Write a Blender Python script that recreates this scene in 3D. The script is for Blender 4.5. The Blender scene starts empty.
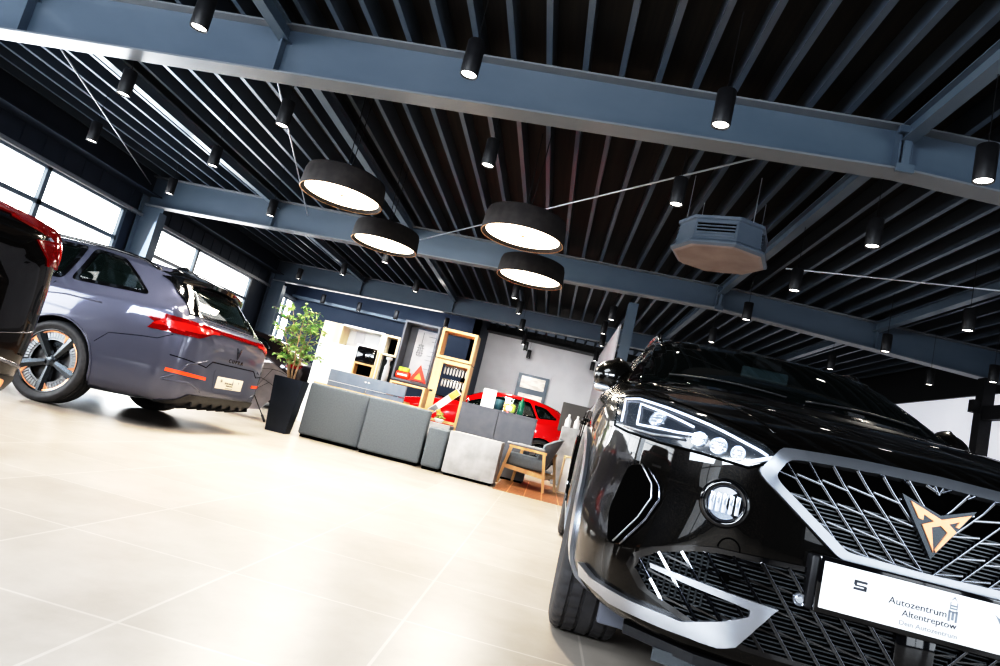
import bpy, bmesh, math, random
from mathutils import Vector, Matrix
from mathutils.bvhtree import BVHTree
from mathutils.geometry import delaunay_2d_cdt
random.seed(7)
C = bpy.context.scene.collection
PI = math.pi
# ------------------------------------------------------------------ helpers
def new_mat(name, col, rough=.5, metal=0., coat=0., emit=None, es=0., spec=.5, trans=0., alpha=1., coat_rough=.03):
    m = bpy.data.materials.new(name); m.use_nodes = True
    b = m.node_tree.nodes['Principled BSDF']; I = b.inputs
    I['Base Color'].default_value = (*col, 1); I['Roughness'].default_value = rough
    I['Metallic'].default_value = metal; I['Coat Weight'].default_value = coat
    I['Coat Roughness'].default_value = coat_rough
    I['Specular IOR Level'].default_value = spec; I['Transmission Weight'].default_value = trans
    I['Alpha'].default_value = alpha
    if emit: I['Emission Color'].default_value = (*emit, 1); I['Emission Strength'].default_value = es
    return m
def nt(m): return m.node_tree, m.node_tree.nodes['Principled BSDF']
def noisy(m, c1, c2, scale=8., detail=4., coord='Object', stretch=(1, 1, 1), bump=0., lo=.35, hi=.65):
    t, b = nt(m); N = t.nodes.new
    tc = N('ShaderNodeTexCoord'); mp = N('ShaderNodeMapping'); mp.inputs['Scale'].default_value = stretch
    no = N('ShaderNodeTexNoise'); no.inputs['Scale'].default_value = scale; no.inputs['Detail'].default_value = detail
    r = N('ShaderNodeValToRGB'); r.color_ramp.elements[0].position = lo; r.color_ramp.elements[1].position = hi
    r.color_ramp.elements[0].color = (*c1, 1); r.color_ramp.elements[1].color = (*c2, 1)
    t.links.new(tc.outputs[coord], mp.inputs[0]); t.links.new(mp.outputs[0], no.inputs['Vector'])
    t.links.new(no.outputs['Fac'], r.inputs[0]); t.links.new(r.outputs[0], b.inputs['Base Color'])
    if bump:
        bp = N('ShaderNodeBump'); bp.inputs['Strength'].default_value = bump; bp.inputs['Distance'].default_value = .01
        t.links.new(no.outputs['Fac'], bp.inputs['Height']); t.links.new(bp.outputs[0], b.inputs['Normal'])
    return m
def tag(o, label=None, cat=None, group=None, kind=None):
    if label: o['label'] = label
    if cat: o['category'] = cat
    if group: o['group'] = group
    if kind: o['kind'] = kind
    return o
def thing(name, label, cat, loc=(0, 0, 0), rz=0, group=None, rot=None):
    o = bpy.data.objects.new(name, None); C.objects.link(o); o.empty_display_size = .1
    o.location = loc; o.rotation_euler = rot if rot else (0, 0, rz)
    return tag(o, label, cat, group)
def obj(name, bm, mat, parent=None, smooth=False, auto=None, loc=None):
    me = bpy.data.meshes.new(name)
    bm.normal_update(); bm.to_mesh(me); bm.free()
    mats = mat if isinstance(mat, (list, tuple)) else [mat]
    for m in mats: me.materials.append(m)
    if smooth or auto:
        for p in me.polygons: p.use_smooth = True
    if auto: me.set_sharp_from_angle(angle=math.radians(auto))
    o = bpy.data.objects.new(name, me); C.objects.link(o)
    if parent: o.parent = parent
    if loc: o.location = loc
    return o
def struct(name, bm, mat, **k):
    o = obj(name, bm, mat, **k); o['kind'] = 'structure'; return o
def B(): return bmesh.new()
def box(bm, x0, x1, y0, y1, z0, z1, bev=0., seg=2, M=None, mi=0):
    r = bmesh.ops.create_cube(bm, size=1)
    vs = r['verts']
    for v in vs:
        v.co = Vector(((x0 + x1) / 2 + v.co.x * (x1 - x0), (y0 + y1) / 2 + v.co.y * (y1 - y0), (z0 + z1) / 2 + v.co.z * (z1 - z0)))
    fs = set(f for v in vs for f in v.link_faces)
    if bev:
        es = set(e for v in vs for e in v.link_edges)
        rr = bmesh.ops.bevel(bm, geom=list(es), offset=bev, segments=seg, affect='EDGES', profile=.5)
        fs = set(rr['faces']) | {f for f in fs if f.is_valid}; vs = list({v for f in fs for v in f.verts})
    for f in fs: f.material_index = mi
    if M is not None: bmesh.ops.transform(bm, matrix=M, verts=vs)
    return bm
def ab(a, b):  # frame taking z to a->b
    a = Vector(a); b = Vector(b); d = b - a
    return Matrix.Translation(a) @ d.to_track_quat('Z', 'Y').to_matrix().to_4x4(), d.length
def tube(bm, pts, r, seg=10, closed=False, caps=True, radii=None):
    pts = [Vector(p) for p in pts]; n = len(pts); rings = []
    up = None
    for i, p in enumerate(pts):
        if closed: t = (pts[(i + 1) % n] - pts[i - 1])
        else: t = pts[min(i + 1, n - 1)] - pts[max(i - 1, 0)]
        t.normalize()
        if up is None:
            up = t.orthogonal().normalized()
        up = (up - t * up.dot(t))
        up = up.normalized() if up.length > 1e-6 else t.orthogonal().normalized()
        s = t.cross(up); rr = radii[i] if radii else r
        rings.append([bm.verts.new(p + (up * math.cos(a) + s * math.sin(a)) * rr) for a in [2 * PI * k / seg for k in range(seg)]])
    for i in range(n if closed else n - 1):
        A, Bq = rings[i], rings[(i + 1) % n]
        for k in range(seg):
            bm.faces.new((A[k], A[(k + 1) % seg], Bq[(k + 1) % seg], Bq[k]))
    if caps and not closed:
        bm.faces.new(rings[0][::-1]); bm.faces.new(rings[-1])
    return bm
def bar(bm, a, b, w, h=None, taper=1., up=(0, 0, 1)):
    """rectangular bar from a to b"""
    h = h or w; a = Vector(a); b = Vector(b); t = (b - a).normalized(); u = Vector(up)
    u = u - t * u.dot(t)
    u = u.normalized() if u.length > 1e-4 else t.orthogonal().normalized()
    s = t.cross(u); R = []
    for p, k in ((a, 1.), (b, taper)):
        R.append([bm.verts.new(p + s * (i * w / 2 * k) + u * (j * h / 2 * k)) for i, j in ((-1, -1), (1, -1), (1, 1), (-1, 1))])
    for k in range(4): bm.faces.new((R[0][k], R[0][(k + 1) % 4], R[1][(k + 1) % 4], R[1][k]))
    bm.faces.new(R[0][::-1]); bm.faces.new(R[1]); return bm
def lathe(bm, prof, seg=32, M=None, close=False):
    """prof: list of (r, z); axis z"""
    rings = []
    for r, z in prof:
        if r < 1e-6: rings.append([bm.verts.new((0, 0, z))])
        else: rings.append([bm.verts.new((r * math.cos(2 * PI * k / seg), r * math.sin(2 * PI * k / seg), z)) for k in range(seg)])
    for A, Q in zip(rings, rings[1:] + ([rings[0]] if close else [])):
        for k in range(seg):
            k2 = (k + 1) % seg
            if len(A) == 1 and len(Q) == 1: continue
            if len(A) == 1: bm.faces.new((A[0], Q[k2], Q[k]))
            elif len(Q) == 1: bm.faces.new((A[k], A[k2], Q[0]))
            else: bm.faces.new((A[k], A[k2], Q[k2], Q[k]))
    bmesh.ops.recalc_face_normals(bm, faces=bm.faces[:]) if not M else None
    if M is not None:
        vs = [v for R_ in rings for v in R_]; bmesh.ops.transform(bm, matrix=M, verts=vs)
    return bm
def prism(bm, poly, f, d0, d1):
    """extrude 2D poly; f(a,b,d)->3D"""
    n = len(poly)
    A = [bm.verts.new(f(a, b, d0)) for a, b in poly]; Q = [bm.verts.new(f(a, b, d1)) for a, b in poly]
    for k in range(n): bm.faces.new((A[k], A[(k + 1) % n], Q[(k + 1) % n], Q[k]))
    bm.faces.new(A[::-1]); bm.faces.new(Q)
    bmesh.ops.recalc_face_normals(bm, faces=bm.faces[:])
    return bm
def dup(root, loc=None, rz=None, label=None, group=None, rot=None):
    r = root.copy(); C.objects.link(r)
    if loc is not None: r.location = loc
    if rz is not None: r.rotation_euler = (0, 0, rz)
    if rot is not None: r.rotation_euler = rot
    if label: r['label'] = label
    if group: r['group'] = group
    for ch in list(root.children):
        c = ch.copy(); C.objects.link(c); c.parent = r
        for g in list(ch.children):
            d = g.copy(); C.objects.link(d); d.parent = c
    return r
def text_obj(name, s, size, mat, parent, M, extrude=.0006, align='LEFT', xs=1.):
    cu = bpy.data.curves.new(name, 'FONT'); cu.body = s; cu.size = size; cu.extrude = extrude; cu.align_x = align
    cu.resolution_u = 3
    t = bpy.data.objects.new(name + '_src', cu); C.objects.link(t)
    dg = bpy.context.evaluated_depsgraph_get()
    me = bpy.data.meshes.new_from_object(t.evaluated_get(dg)); me.name = name
    bpy.data.objects.remove(t); me.materials.clear(); me.materials.append(mat)
    me.transform(M @ Matrix.Diagonal((xs, 1, 1, 1)))
    o = bpy.data.objects.new(name, me); C.objects.link(o); o.parent = parent
    return o
# ------------------------------------------------------------------ materials
M = {}
M['steel'] = new_mat('steel_blue', (.075, .115, .165), .38, 0., .2)
noisy(M['steel'], (.105, .138, .178), (.125, .16, .2), 2.2, 5, stretch=(.4, 1, 1))
M['steel_edge'] = new_mat('steel_flange', (.2, .215, .235), .32)
M['rib'] = new_mat('deck_rib', (.11, .14, .18), .28, .3)
M['deck'] = new_mat('deck_dark', (.008, .008, .01), .6)
noisy(M['deck'], (.004, .004, .005), (.02, .016, .012), 3, 3, stretch=(8, .2, 1))
M['navy'] = new_mat('navy_paint', (.022, .032, .052), .55); noisy(M['navy'], (.02, .03, .05), (.026, .037, .058), 3)
M['navyblue'] = new_mat('accent_wall_blue', (.03, .048, .085), .6); noisy(M['navyblue'], (.028, .045, .08), (.034, .053, .092), 2)
M['greywall'] = new_mat('grey_plaster', (.5, .5, .52), .8); noisy(M['greywall'], (.58, .58, .6), (.64, .64, .66), 1.2, 3)
M['white'] = new_mat('white_lacquer', (.82, .82, .82), .4); noisy(M['white'], (.8, .8, .8), (.85, .85, .85), 3)
M['whitewall'] = new_mat('white_plaster_glow', (.8, .8, .83), .8, emit=(.8, .82, .9), es=.42); noisy(M['whitewall'], (.75, .75, .78), (.85, .85, .88), 1)  # plaster given a glow of its own so the right wall looks brighter
M['oak'] = new_mat('oak', (.62, .42, .22), .45); noisy(M['oak'], (.52, .33, .16), (.74, .53, .3), 5, 6, stretch=(1, 1, .12))
M['palewood'] = new_mat('pale_wood', (.78, .66, .48), .45); noisy(M['palewood'], (.7, .56, .38), (.85, .74, .56), 5, 6, stretch=(1, 1, .12))
M['fabric'] = new_mat('grey_felt', (.17, .19, .21), .85); noisy(M['fabric'], (.165, .19, .215), (.19, .215, .24), 60, 3, bump=.08)
M['fabric2'] = new_mat('grey_fabric', (.3, .31, .33), .9); noisy(M['fabric2'], (.28, .29, .31), (.33, .34, .36), 50, 3, bump=.1)
M['greylam'] = new_mat('grey_laminate', (.14, .15, .18), .5); noisy(M['greylam'], (.13, .14, .17), (.155, .165, .19), 6)
M['midgrey'] = new_mat('blue_grey_laminate', (.2, .23, .28), .5); noisy(M['midgrey'], (.19, .22, .27), (.22, .25, .3), 6)
M['concrete'] = new_mat('concrete_finish', (.42, .43, .45), .65); noisy(M['concrete'], (.36, .37, .39), (.5, .51, .53), 5, 6)
M['black'] = new_mat('black_plastic', (.012, .012, .014), .45); noisy(M['black'], (.01, .01, .012), (.016, .016, .018), 20)
M['gloss'] = new_mat('gloss_black', (.006, .006, .007), .08, 0, 1.)
M['void'] = new_mat('dark_void', (.0012, .0012, .0012), .9, spec=.05)
M['chrome'] = new_mat('chrome', (.75, .77, .8), .12, 1.)
M['satin'] = new_mat('satin_silver', (.5, .52, .56), .3, .9)
M['darkchrome'] = new_mat('dark_chrome', (.2, .21, .24), .15, 1.)
M['copper'] = new_mat('copper', (.8, .4, .24), .3, .7, emit=(.8, .4, .22), es=.12)
M['rubber'] = new_mat('rubber', (.035, .035, .038), .55); noisy(M['rubber'], (.05, .05, .054), (.065, .065, .07), 30)
M['gunmetal'] = new_mat('gunmetal', (.09, .1, .11), .25, .8)
M['alu'] = new_mat('machined_aluminium', (.5, .52, .55), .3, .9)
M['disc'] = new_mat('brake_steel', (.35, .35, .36), .3, 1.)
M['glass'] = new_mat('tinted_glass', (.008, .014, .013), .02, 0, .2, alpha=.72, spec=.5)
M['wsglass'] = new_mat('windscreen_glass', (.006, .01, .01), .02, 0, .3, alpha=.62, spec=.35)
M['lens'] = new_mat('clear_lens', (.5, .55, .6), .05, 0, 0, alpha=.06, spec=.8)
M['drl'] = new_mat('light_guide', (.8, .85, 1), .2, emit=(.75, .85, 1), es=.7)
M['lampchrome'] = new_mat('lamp_reflector', (.8, .84, .92), .15, .9, emit=(.7, .8, 1), es=.25)
M['red'] = new_mat('red_lens', (.16, .002, .003), .1, 0, .6, emit=(1, .02, .015), es=.05, spec=.2)
M['redglow'] = new_mat('red_lens_lit', (.4, .01, .008), .2, 0, .3, emit=(1, .05, .02), es=.2)
M['amber'] = new_mat('amber_lens', (.7, .06, .02), .2, 0, 1., emit=(1, .15, .03), es=.5)
M['plate'] = new_mat('plate_white_glow', (.85, .86, .88), .35, emit=(1, 1, 1), es=.12)  # weak glow put into the white so the plate looks lit
M['platebeige'] = new_mat('plate_beige', (.75, .68, .58), .4); 
M['ink'] = new_mat('ink_grey', (.06, .065, .08), .7)
M['ink2'] = new_mat('ink_light', (.25, .27, .3), .7)
M['lampshade'] = new_mat('lampshade_umber', (.028, .024, .023), .7); noisy(M['lampshade'], (.024, .02, .02), (.036, .031, .03), 12)
M['lampcopper'] = new_mat('lamp_copper_rim', (.75, .45, .25), .4, .3)
M['glow'] = new_mat('diffuser_warm', (1, .95, .85), .5, emit=(1, .9, .74), es=4.)
M['spotglow'] = new_mat('spot_lens', (1, .97, .92), .5, emit=(1, .96, .9), es=7.)
M['cable'] = new_mat('steel_cable', (.5, .53, .58), .3, .6)
M['pane'] = new_mat('daylight_pane', (1, 1, 1), .3, emit=(1, .985, .95), es=4.2)
M['planter'] = new_mat('planter_navy', (.014, .02, .032), .4); noisy(M['planter'], (.012, .018, .028), (.018, .025, .04), 5)
M['soil'] = new_mat('soil', (.05, .03, .02), .9); noisy(M['soil'], (.03, .02, .012), (.08, .05, .03), 30)
M['bark'] = new_mat('bark', (.4, .27, .16), .8); noisy(M['bark'], (.3, .2, .12), (.5, .36, .22), 30)
M['leaf'] = new_mat('ficus_leaf', (.2, .42, .12), .45); noisy(M['leaf'], (.06, .22, .05), (.5, .62, .25), 9, 2, lo=.3, hi=.7)
M['redpaint'] = new_mat('red_paint', (.62, .012, .012), .2, .1, 1.); noisy(M['redpaint'], (.6, .01, .01), (.68, .016, .014), 40)
M['plasticred'] = new_mat('warning_red', (.8, .05, .02), .35, emit=(1, .08, .03), es=.15)
M['lime'] = new_mat('lime_pack', (.45, .6, .08), .5); noisy(M['lime'], (.35, .5, .06), (.6, .7, .15), 25)
M['paper'] = new_mat('paper', (.72, .72, .75), .8); noisy(M['paper'], (.68, .68, .72), (.76, .76, .78), 8)
M['orange'] = new_mat('orange_print', (.85, .45, .1), .6); noisy(M['orange'], (.8, .4, .08), (.9, .55, .2), 10)
M['umbrella'] = new_mat('umbrella_grey', (.42, .42, .48), .7); noisy(M['umbrella'], (.38, .38, .44), (.46, .46, .52), 8)
M['hvac'] = new_mat('cassette_housing', (.13, .16, .2), .45); noisy(M['hvac'], (.12, .15, .19), (.14, .17, .21), 4)
M['hvac2'] = new_mat('cassette_underside', (.3, .24, .23), .5); noisy(M['hvac2'], (.26, .21, .2), (.34, .28, .26), 3)
M['brown'] = new_mat('brown_paint', (.03, .018, .014), .2, .2, 1.)
M['seatc'] = new_mat('seat_cloth', (.02, .025, .028), .8); noisy(M['seatc'], (.015, .02, .022), (.03, .036, .04), 30)
M['tealm'] = new_mat('mirror_back', (.1, .17, .19), .4)
def backdark(m, dark=(.006, .006, .007)):
    """inside faces of the shell read as dark trim"""
    t, b = nt(m); N = t.nodes.new
    g = N('ShaderNodeNewGeometry'); d = N('ShaderNodeBsdfDiffuse'); d.inputs[0].default_value = (*dark, 1)
    mx = N('ShaderNodeMixShader'); out = t.nodes['Material Output']
    t.links.new(g.outputs['Backfacing'], mx.inputs[0]); t.links.new(b.outputs[0], mx.inputs[1]); t.links.new(d.outputs[0], mx.inputs[2])
    t.links.new(mx.outputs[0], out.inputs[0]); return m
def car_paint(name, c, flake=None, rough=.22, metal=.3):
    m = new_mat(name, c, rough, metal, 1., coat_rough=.012, spec=.12)
    t, b = nt(m); N = t.nodes.new
    tc = N('ShaderNodeTexCoord'); v = N('ShaderNodeTexNoise'); v.inputs['Scale'].default_value = 900; v.inputs['Detail'].default_value = 1
    r = N('ShaderNodeValToRGB'); r.color_ramp.elements[0].position = .6; r.color_ramp.elements[1].position = .78
    r.color_ramp.elements[0].color = (*c, 1); r.color_ramp.elements[1].color = (*(flake or c), 1)
    t.links.new(tc.outputs['Object'], v.inputs['Vector']); t.links.new(v.outputs['Fac'], r.inputs[0]); t.links.new(r.outputs[0], b.inputs['Base Color'])
    return backdark(m)
M['p_black'] = car_paint('black_metallic_paint', (.0025, .0022, .002), (.09, .07, .05), .32, .35)
M['p_grey'] = car_paint('graphene_grey_paint', (.10, .105, .145), (.13, .135, .175), .28, .2)
M['p_red'] = car_paint('red_metallic_paint', (.6, .008, .01), (.75, .02, .02), .25, .2)
M['p_dark'] = car_paint('dark_metallic_paint', (.004, .003, .003), (.02, .012, .01), .2, .0)
M['p_brown'] = car_paint('dark_brown_paint', (.02, .014, .013), (.06, .04, .035), .3, .2)
# floor
def floor_mat(name, c1, c2, grout, tile, rough, origin=(0, 0), gw=.004, glossy=.5):
    m = new_mat(name, c1, rough, spec=glossy); t, b = nt(m); N = t.nodes.new
    g = N('ShaderNodeNewGeometry'); mp = N('ShaderNodeMapping'); mp.inputs['Location'].default_value = (-origin[0], -origin[1], 0)
    t.links.new(g.outputs['Position'], mp.inputs[0])
    br = N('ShaderNodeTexBrick'); br.offset = 0; br.inputs['Scale'].default_value = 1
    br.inputs['Brick Width'].default_value = tile; br.inputs['Row Height'].default_value = tile; br.inputs['Mortar Size'].default_value = gw
    br.inputs['Color1'].default_value = (.9, .9, .9, 1); br.inputs['Color2'].default_value = (1, 1, 1, 1); br.inputs['Mortar'].default_value = (*grout, 1)
    br.inputs['Mortar Smooth'].default_value = .1
    no = N('ShaderNodeTexNoise'); no.inputs['Scale'].default_value = 2.2; no.inputs['Detail'].default_value = 8; no.inputs['Roughness'].default_value = .65
    r = N('ShaderNodeValToRGB'); r.color_ramp.elements[0].position = .3; r.color_ramp.elements[1].position = .7
    r.color_ramp.elements[0].color = (*c1, 1); r.color_ramp.elements[1].color = (*c2, 1)
    mx = N('ShaderNodeMix'); mx.data_type = 'RGBA'; mx.blend_type = 'MULTIPLY'; mx.inputs[0].default_value = 1
    t.links.new(mp.outputs[0], br.inputs['Vector']); t.links.new(mp.outputs[0], no.inputs['Vector']); t.links.new(no.outputs['Fac'], r.inputs[0])
    t.links.new(r.outputs[0], mx.inputs[6]); t.links.new(br.outputs['Color'], mx.inputs[7]); t.links.new(mx.outputs[2], b.inputs['Base Color'])
    return m
M['floor'] = floor_mat('floor_tiles', (.42, .375, .33), (.56, .505, .45), (1.2, 1.21, 1.22), .62, .3, (-.944, 2.288), .005)
M['floor2'] = floor_mat('brown_floor_tiles', (.28, .13, .06), (.42, .21, .1), (2.1, 2.3, 2.5), .205, .4, (-.085, 7.75), .006)
# ------------------------------------------------------------------ camera
F = 650.; YAW, PIT, ROL = .1036, .1407, .2396
f = Vector((0, math.cos(PIT), math.sin(PIT))); r = Vector((1, 0, 0)); u = r.cross(f)
r2 = r * math.cos(ROL) + u * math.sin(ROL); u2 = -r * math.sin(ROL) + u * math.cos(ROL)
Rz = Matrix.Rotation(YAW, 3, 'Z'); r2, u2, f = Rz @ r2, Rz @ u2, Rz @ f
cam = bpy.data.cameras.new('camera'); camo = bpy.data.objects.new('camera', cam); C.objects.link(camo)
cam.sensor_width = 36; cam.lens = 36 * F / 1000; cam.clip_start = .05; cam.clip_end = 200
camo.matrix_world = Matrix.Translation((0, 0, .7)) @ Matrix((r2, u2, -f)).transposed().to_4x4()
bpy.context.scene.camera = camo
# ------------------------------------------------------------------ room
XL, XR, YF, YB = -8.3, 7.2, -5.0, 21.0
RX = 2.38                                           # ridge
def ztop(x): return 3.94 - .02 * abs(x - RX)       # underside of the roof deck ribs
def zbot(x): return 3.53 - .0365 * (RX - x) if x < RX else 3.53 - .045 * (x - RX)
b = B(); box(b, XL - .2, XR + .2, YF - .2, YB + .2, -.1, 0); struct('floor', b, M['floor'])
b = B(); box(b, -.46, 2.2, 7.74, 10.5, 0, .004); struct('floor_lounge', b, M['floor2'])
# ceiling: corrugated deck with ribs running along the hall
b = B()
for s, xa, xb in ((-1, XL - .2, RX), (1, RX, XR + .2)):
    f0 = [(xa, ztop(xa) + .2), (xb, ztop(xb) + .2), (xb, ztop(xb) + .3), (xa, ztop(xa) + .3)]
    prism(b, f0, lambda x, z, y: (x, y, z), YF, YB + .2)
struct('ceiling', b, M['deck'])
b = B(); k = -19
x = -2.61 - .32 * 18
while x < XR:
    z = ztop(x)
    prism(b, [(x - .026, z), (x + .026, z), (x + .03, z + .2), (x - .03, z + .2)], lambda a, c, y: (a, y, c), YF, YB)
    x += .32
struct('ceiling_ribs', b, M['rib'])
# steel frames
def beam_mesh(y, holes=False):
    bw, bt, st = B(), B(), B()
    xs = [XL + .12] + [XL + .12 + i * .5 for i in range(1, 31)] + [XR - .1]
    xs = sorted(set([q for q in xs if abs(q - RX) > .2] + [RX]))
    for xa, xb in zip(xs, xs[1:]):
        prism(bw, [(xa, zbot(xa) + .015), (xb, zbot(xb) + .015), (xb, ztop(xb) - .015), (xa, ztop(xa) - .015)], lambda a, c, q: (a, q, c), y - .006, y + .006)
        prism(bt, [(xa, zbot(xa)), (xb, zbot(xb)), (xb, zbot(xb) + .018), (xa, zbot(xa) + .018)], lambda a, c, q: (a, q, c), y - .11, y + .11)
        prism(bt, [(xa, ztop(xa) - .02), (xb, ztop(xb) - .02), (xb, ztop(xb) - .002), (xa, ztop(xa) - .002)], lambda a, c, q: (a, q, c), y - .11, y + .11)
    return bw, bt
beamlab = {5.4: 'nearest blue-grey steel roof beam crossing the whole picture above the cars',
           11.18: 'middle blue-grey steel roof beam behind the four round pendant lamps',
           16.96: 'farthest steel roof beam in front of the dark blue wall and shelves'}
for y in (5.4, 11.18, 16.96):
    t = thing('steel_beam', beamlab[y], 'beam', (RX, y, 3.5)); inv = Matrix.Translation((-RX, -y, -3.5))
    bw, bt = beam_mesh(y); bw.transform(inv); bt.transform(inv)
    obj('web', bw, M['steel'], t); obj('flange', bt, M['steel_edge'], t)
    for sx in (-5.72, -3.15, RX, 5.0):
        bs = B()
        for dx in (0,) if sx != RX else (-.05, .05):
            box(bs, sx + dx - .008, sx + dx + .008, y - .1, y + .1, zbot(sx) + .02, ztop(sx) - .02)
        if sx == RX:
            box(bs, sx - .07, sx + .07, y - .14, y - .11, zbot(sx) - .03, zbot(sx) + .04); box(bs, sx - .03, sx + .03, y - .13, y - .1, zbot(sx), ztop(sx) - .05, .005)
            box(bs, sx - .09, sx + .09, y - .15, y - .1, ztop(sx) - .1, ztop(sx) - .04, .005)
        bs.transform(inv); obj('stiffener', bs, M['steel'], t)
# longitudinal purlins
pl = {-5.72: 'left steel purlin nearest the window wall', -3.15: 'steel purlin running above the left pair of pendant lamps', 2.38: 'steel ridge purlin above the hexagonal cassette', 5.0: 'right-hand steel purlin above the black car'}
for sx, lb in pl.items():
    b = B(); z = ztop(sx)
    box(b, -.055, .055, YF + .2, YB - .2, -.16, -.148); box(b, -.055, .055, YF + .2, YB - .2, -.012, 0); box(b, -.004, .004, YF + .2, YB - .2, -.15, -.01)
    o = obj('roof_purlin', b, M['steel'], loc=(sx, 0, z)); tag(o, lb, 'purlin')
# columns on the left wall
for y, lb in ((5.4, 'blue-grey steel column on the window wall under the nearest beam'), (11.18, 'blue-grey steel column on the window wall behind the grey estate car'), (16.96, 'blue-grey steel column on the window wall beside the ficus')):
    t = thing('steel_column', lb, 'column', (-8.05, y, 0))
    b = B(); box(b, -.2, .2, -.006, .006, 0, 3.2); obj('web', b, M['steel'], t)
    b = B(); box(b, .2, .218, -.11, .11, 0, 3.06); obj('flange', b, M['steel'], t)
    b = B(); box(b, -.218, -.2, -.11, .11, 0, 3.7); obj('flange', b, M['steel'], t)
# left wall with windows
b = B()
box(b, XL - .2, XL, YF, YB, 2.95, 3.95); box(b, XL - .2, XL, YF, YB, 0, .35)
for ya, yb in ((YF, -.3), (4.9, 5.5), (10.78, 11.6), (15.95, 17.3), (19.35, YB)): box(b, XL - .2, XL, ya, yb, .35, 2.95)
for k in range(60):
    y = YF + .3 + k * .42
    box(b, XL, XL + .012, y, y + .012, 3.0, 3.9)
struct('wall_left', b, M['navy'])
b = B(); box(b, XL - .02, XL + .09, YF, YB, 2.93, 2.985, .006); box(b, XL - .02, XL + .05, YF, YB, 2.985, 3.01); struct('trim_1', b, M['steel_edge'])
b = B(); box(b, XL, XL + .35, 10.9, 18.5, 3.34, 3.36); box(b, XL, XL + .35, YF, 10.9, 3.34, 3.36); box(b, XL, XL + .1, YF, 18.5, 3.36, 3.94); struct('trim_2', b, M['navy'])
def window(i, mull, zr=(.4, 1.45, 2.42, 2.9)):
    fr = B(); y0, y1 = mull[0], mull[-1]
    for y in mull: box(fr, XL - .1, XL + .02, y - .04, y + .04, .35, 2.95)
    for z in (.38, 1.4, 2.36, 2.92): box(fr, XL - .1, XL + .02, y0, y1, z - .035, z + .035)
    o = struct('window_%d' % i, fr, M['steel'])
    for ya, yb in zip(mull, mull[1:]):
        for za, zb in ((.4, 1.38), (1.42, 2.34), (2.4, 2.9)):
            p = B(); box(p, XL - .06, XL - .045, ya + .03, yb - .03, za, zb); q = obj('pane', p, M['pane'], o)
window(1, (-.3, 1.4, 3.2, 4.9)); window(2, (5.5, 7.2, 8.97, 10.78)); window(3, (11.6, 13.35, 15.95)); window(4, (17.3, 18.3, 19.35))
# back walls
b = B(); box(b, XL, -2.55, 18.8, 19.0, 0, 3.95); struct('wall_back_blue', b, M['navyblue'])
b = B(); box(b, -2.75, -2.55, 18.8, YB, 0, 3.95); struct('wall_return', b, M['navy'])
b = B(); box(b, -2.55, XR, YB, YB + .2, 0, 3.62); struct('wall_back', b, M['greywall'])
b = B(); box(b, -2.55, XR, YB, YB + .2, 3.62, 3.95); box(b, -2.55, XR, YB - .6, YB, 3.62, 3.66); struct('trim_3', b, M['black'])
b = B(); box(b, XL, -2.55, 18.62, 18.8, 3.02, 3.1); struct('trim_4', b, M['steel'])
# glazed door in back wall
t = bpy.data.objects.new('door_1', None); C.objects.link(t); t['kind'] = 'structure'; t.location = (-.76, YB - .02, 0)
b = B()
for xa, xb in ((-.5, -.39), (.39, .5)): box(b, xa, xb, -.06, .02, 0, 2.57)
for za, zb in ((0, .1), (1.0, 1.1), (1.95, 2.12), (2.5, 2.57)): box(b, -.39, .39, -.06, .02, za, zb)
obj('door_frame', b, M['steel'], t)
M['streetglass'] = new_mat('street_view_glass', (.7, .6, .5), .2, emit=(1, .9, .8), es=.3)
_t, _b = nt(M['streetglass']); _n = _t.nodes.new('ShaderNodeTexNoise'); _n.inputs['Scale'].default_value = 3.2; _c = _t.nodes.new('ShaderNodeTexCoord'); _m = _t.nodes.new('ShaderNodeMapping'); _m.inputs['Scale'].default_value = (1, 1, 4)
_r = _t.nodes.new('ShaderNodeValToRGB'); _r.color_ramp.elements[0].position = .4; _r.color_ramp.elements[1].position = .55; _r.color_ramp.elements[0].color = (.12, .08, .06, 1); _r.color_ramp.elements[1].color = (1, .93, .85, 1)
_t.links.new(_c.outputs['Object'], _m.inputs[0]); _t.links.new(_m.outputs[0], _n.inputs['Vector']); _t.links.new(_n.outputs['Fac'], _r.inputs[0]); _t.links.new(_r.outputs[0], _b.inputs['Emission Color'])
for za, zb in ((.1, 1.0), (1.1, 1.95), (2.12, 2.5)):
    b = B(); box(b, -.39, .39, -.03, -.02, za, zb); obj('door_pane', b, M['streetglass'], t)
b = B(); box(b, .3, .36, -.1, -.06, 1.0, 1.2, .01); obj('door_handle', b, M['chrome'], t)
# partition slab between the lounge and the black car
b = B(); box(b, .9, .93, 12.15, 16.8, 0, 3.1); o = obj('partition_panel', b, M['greywall']); 
tag(o, 'tall light grey partition panel rising behind the wing mirror of the black car', 'partition')
b = B(); box(b, -.09, .09, -.1, -.085, 0, 3.5); box(b, -.09, .09, .085, .1, 0, 3.5); box(b, -.005, .005, -.085, .085, 0, 3.5)
o = obj('steel_post', b, M['steel'], loc=(1.05, 12.0, 0)); tag(o, 'dark blue steel post at the near end of the tall grey partition panel', 'post')
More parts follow.
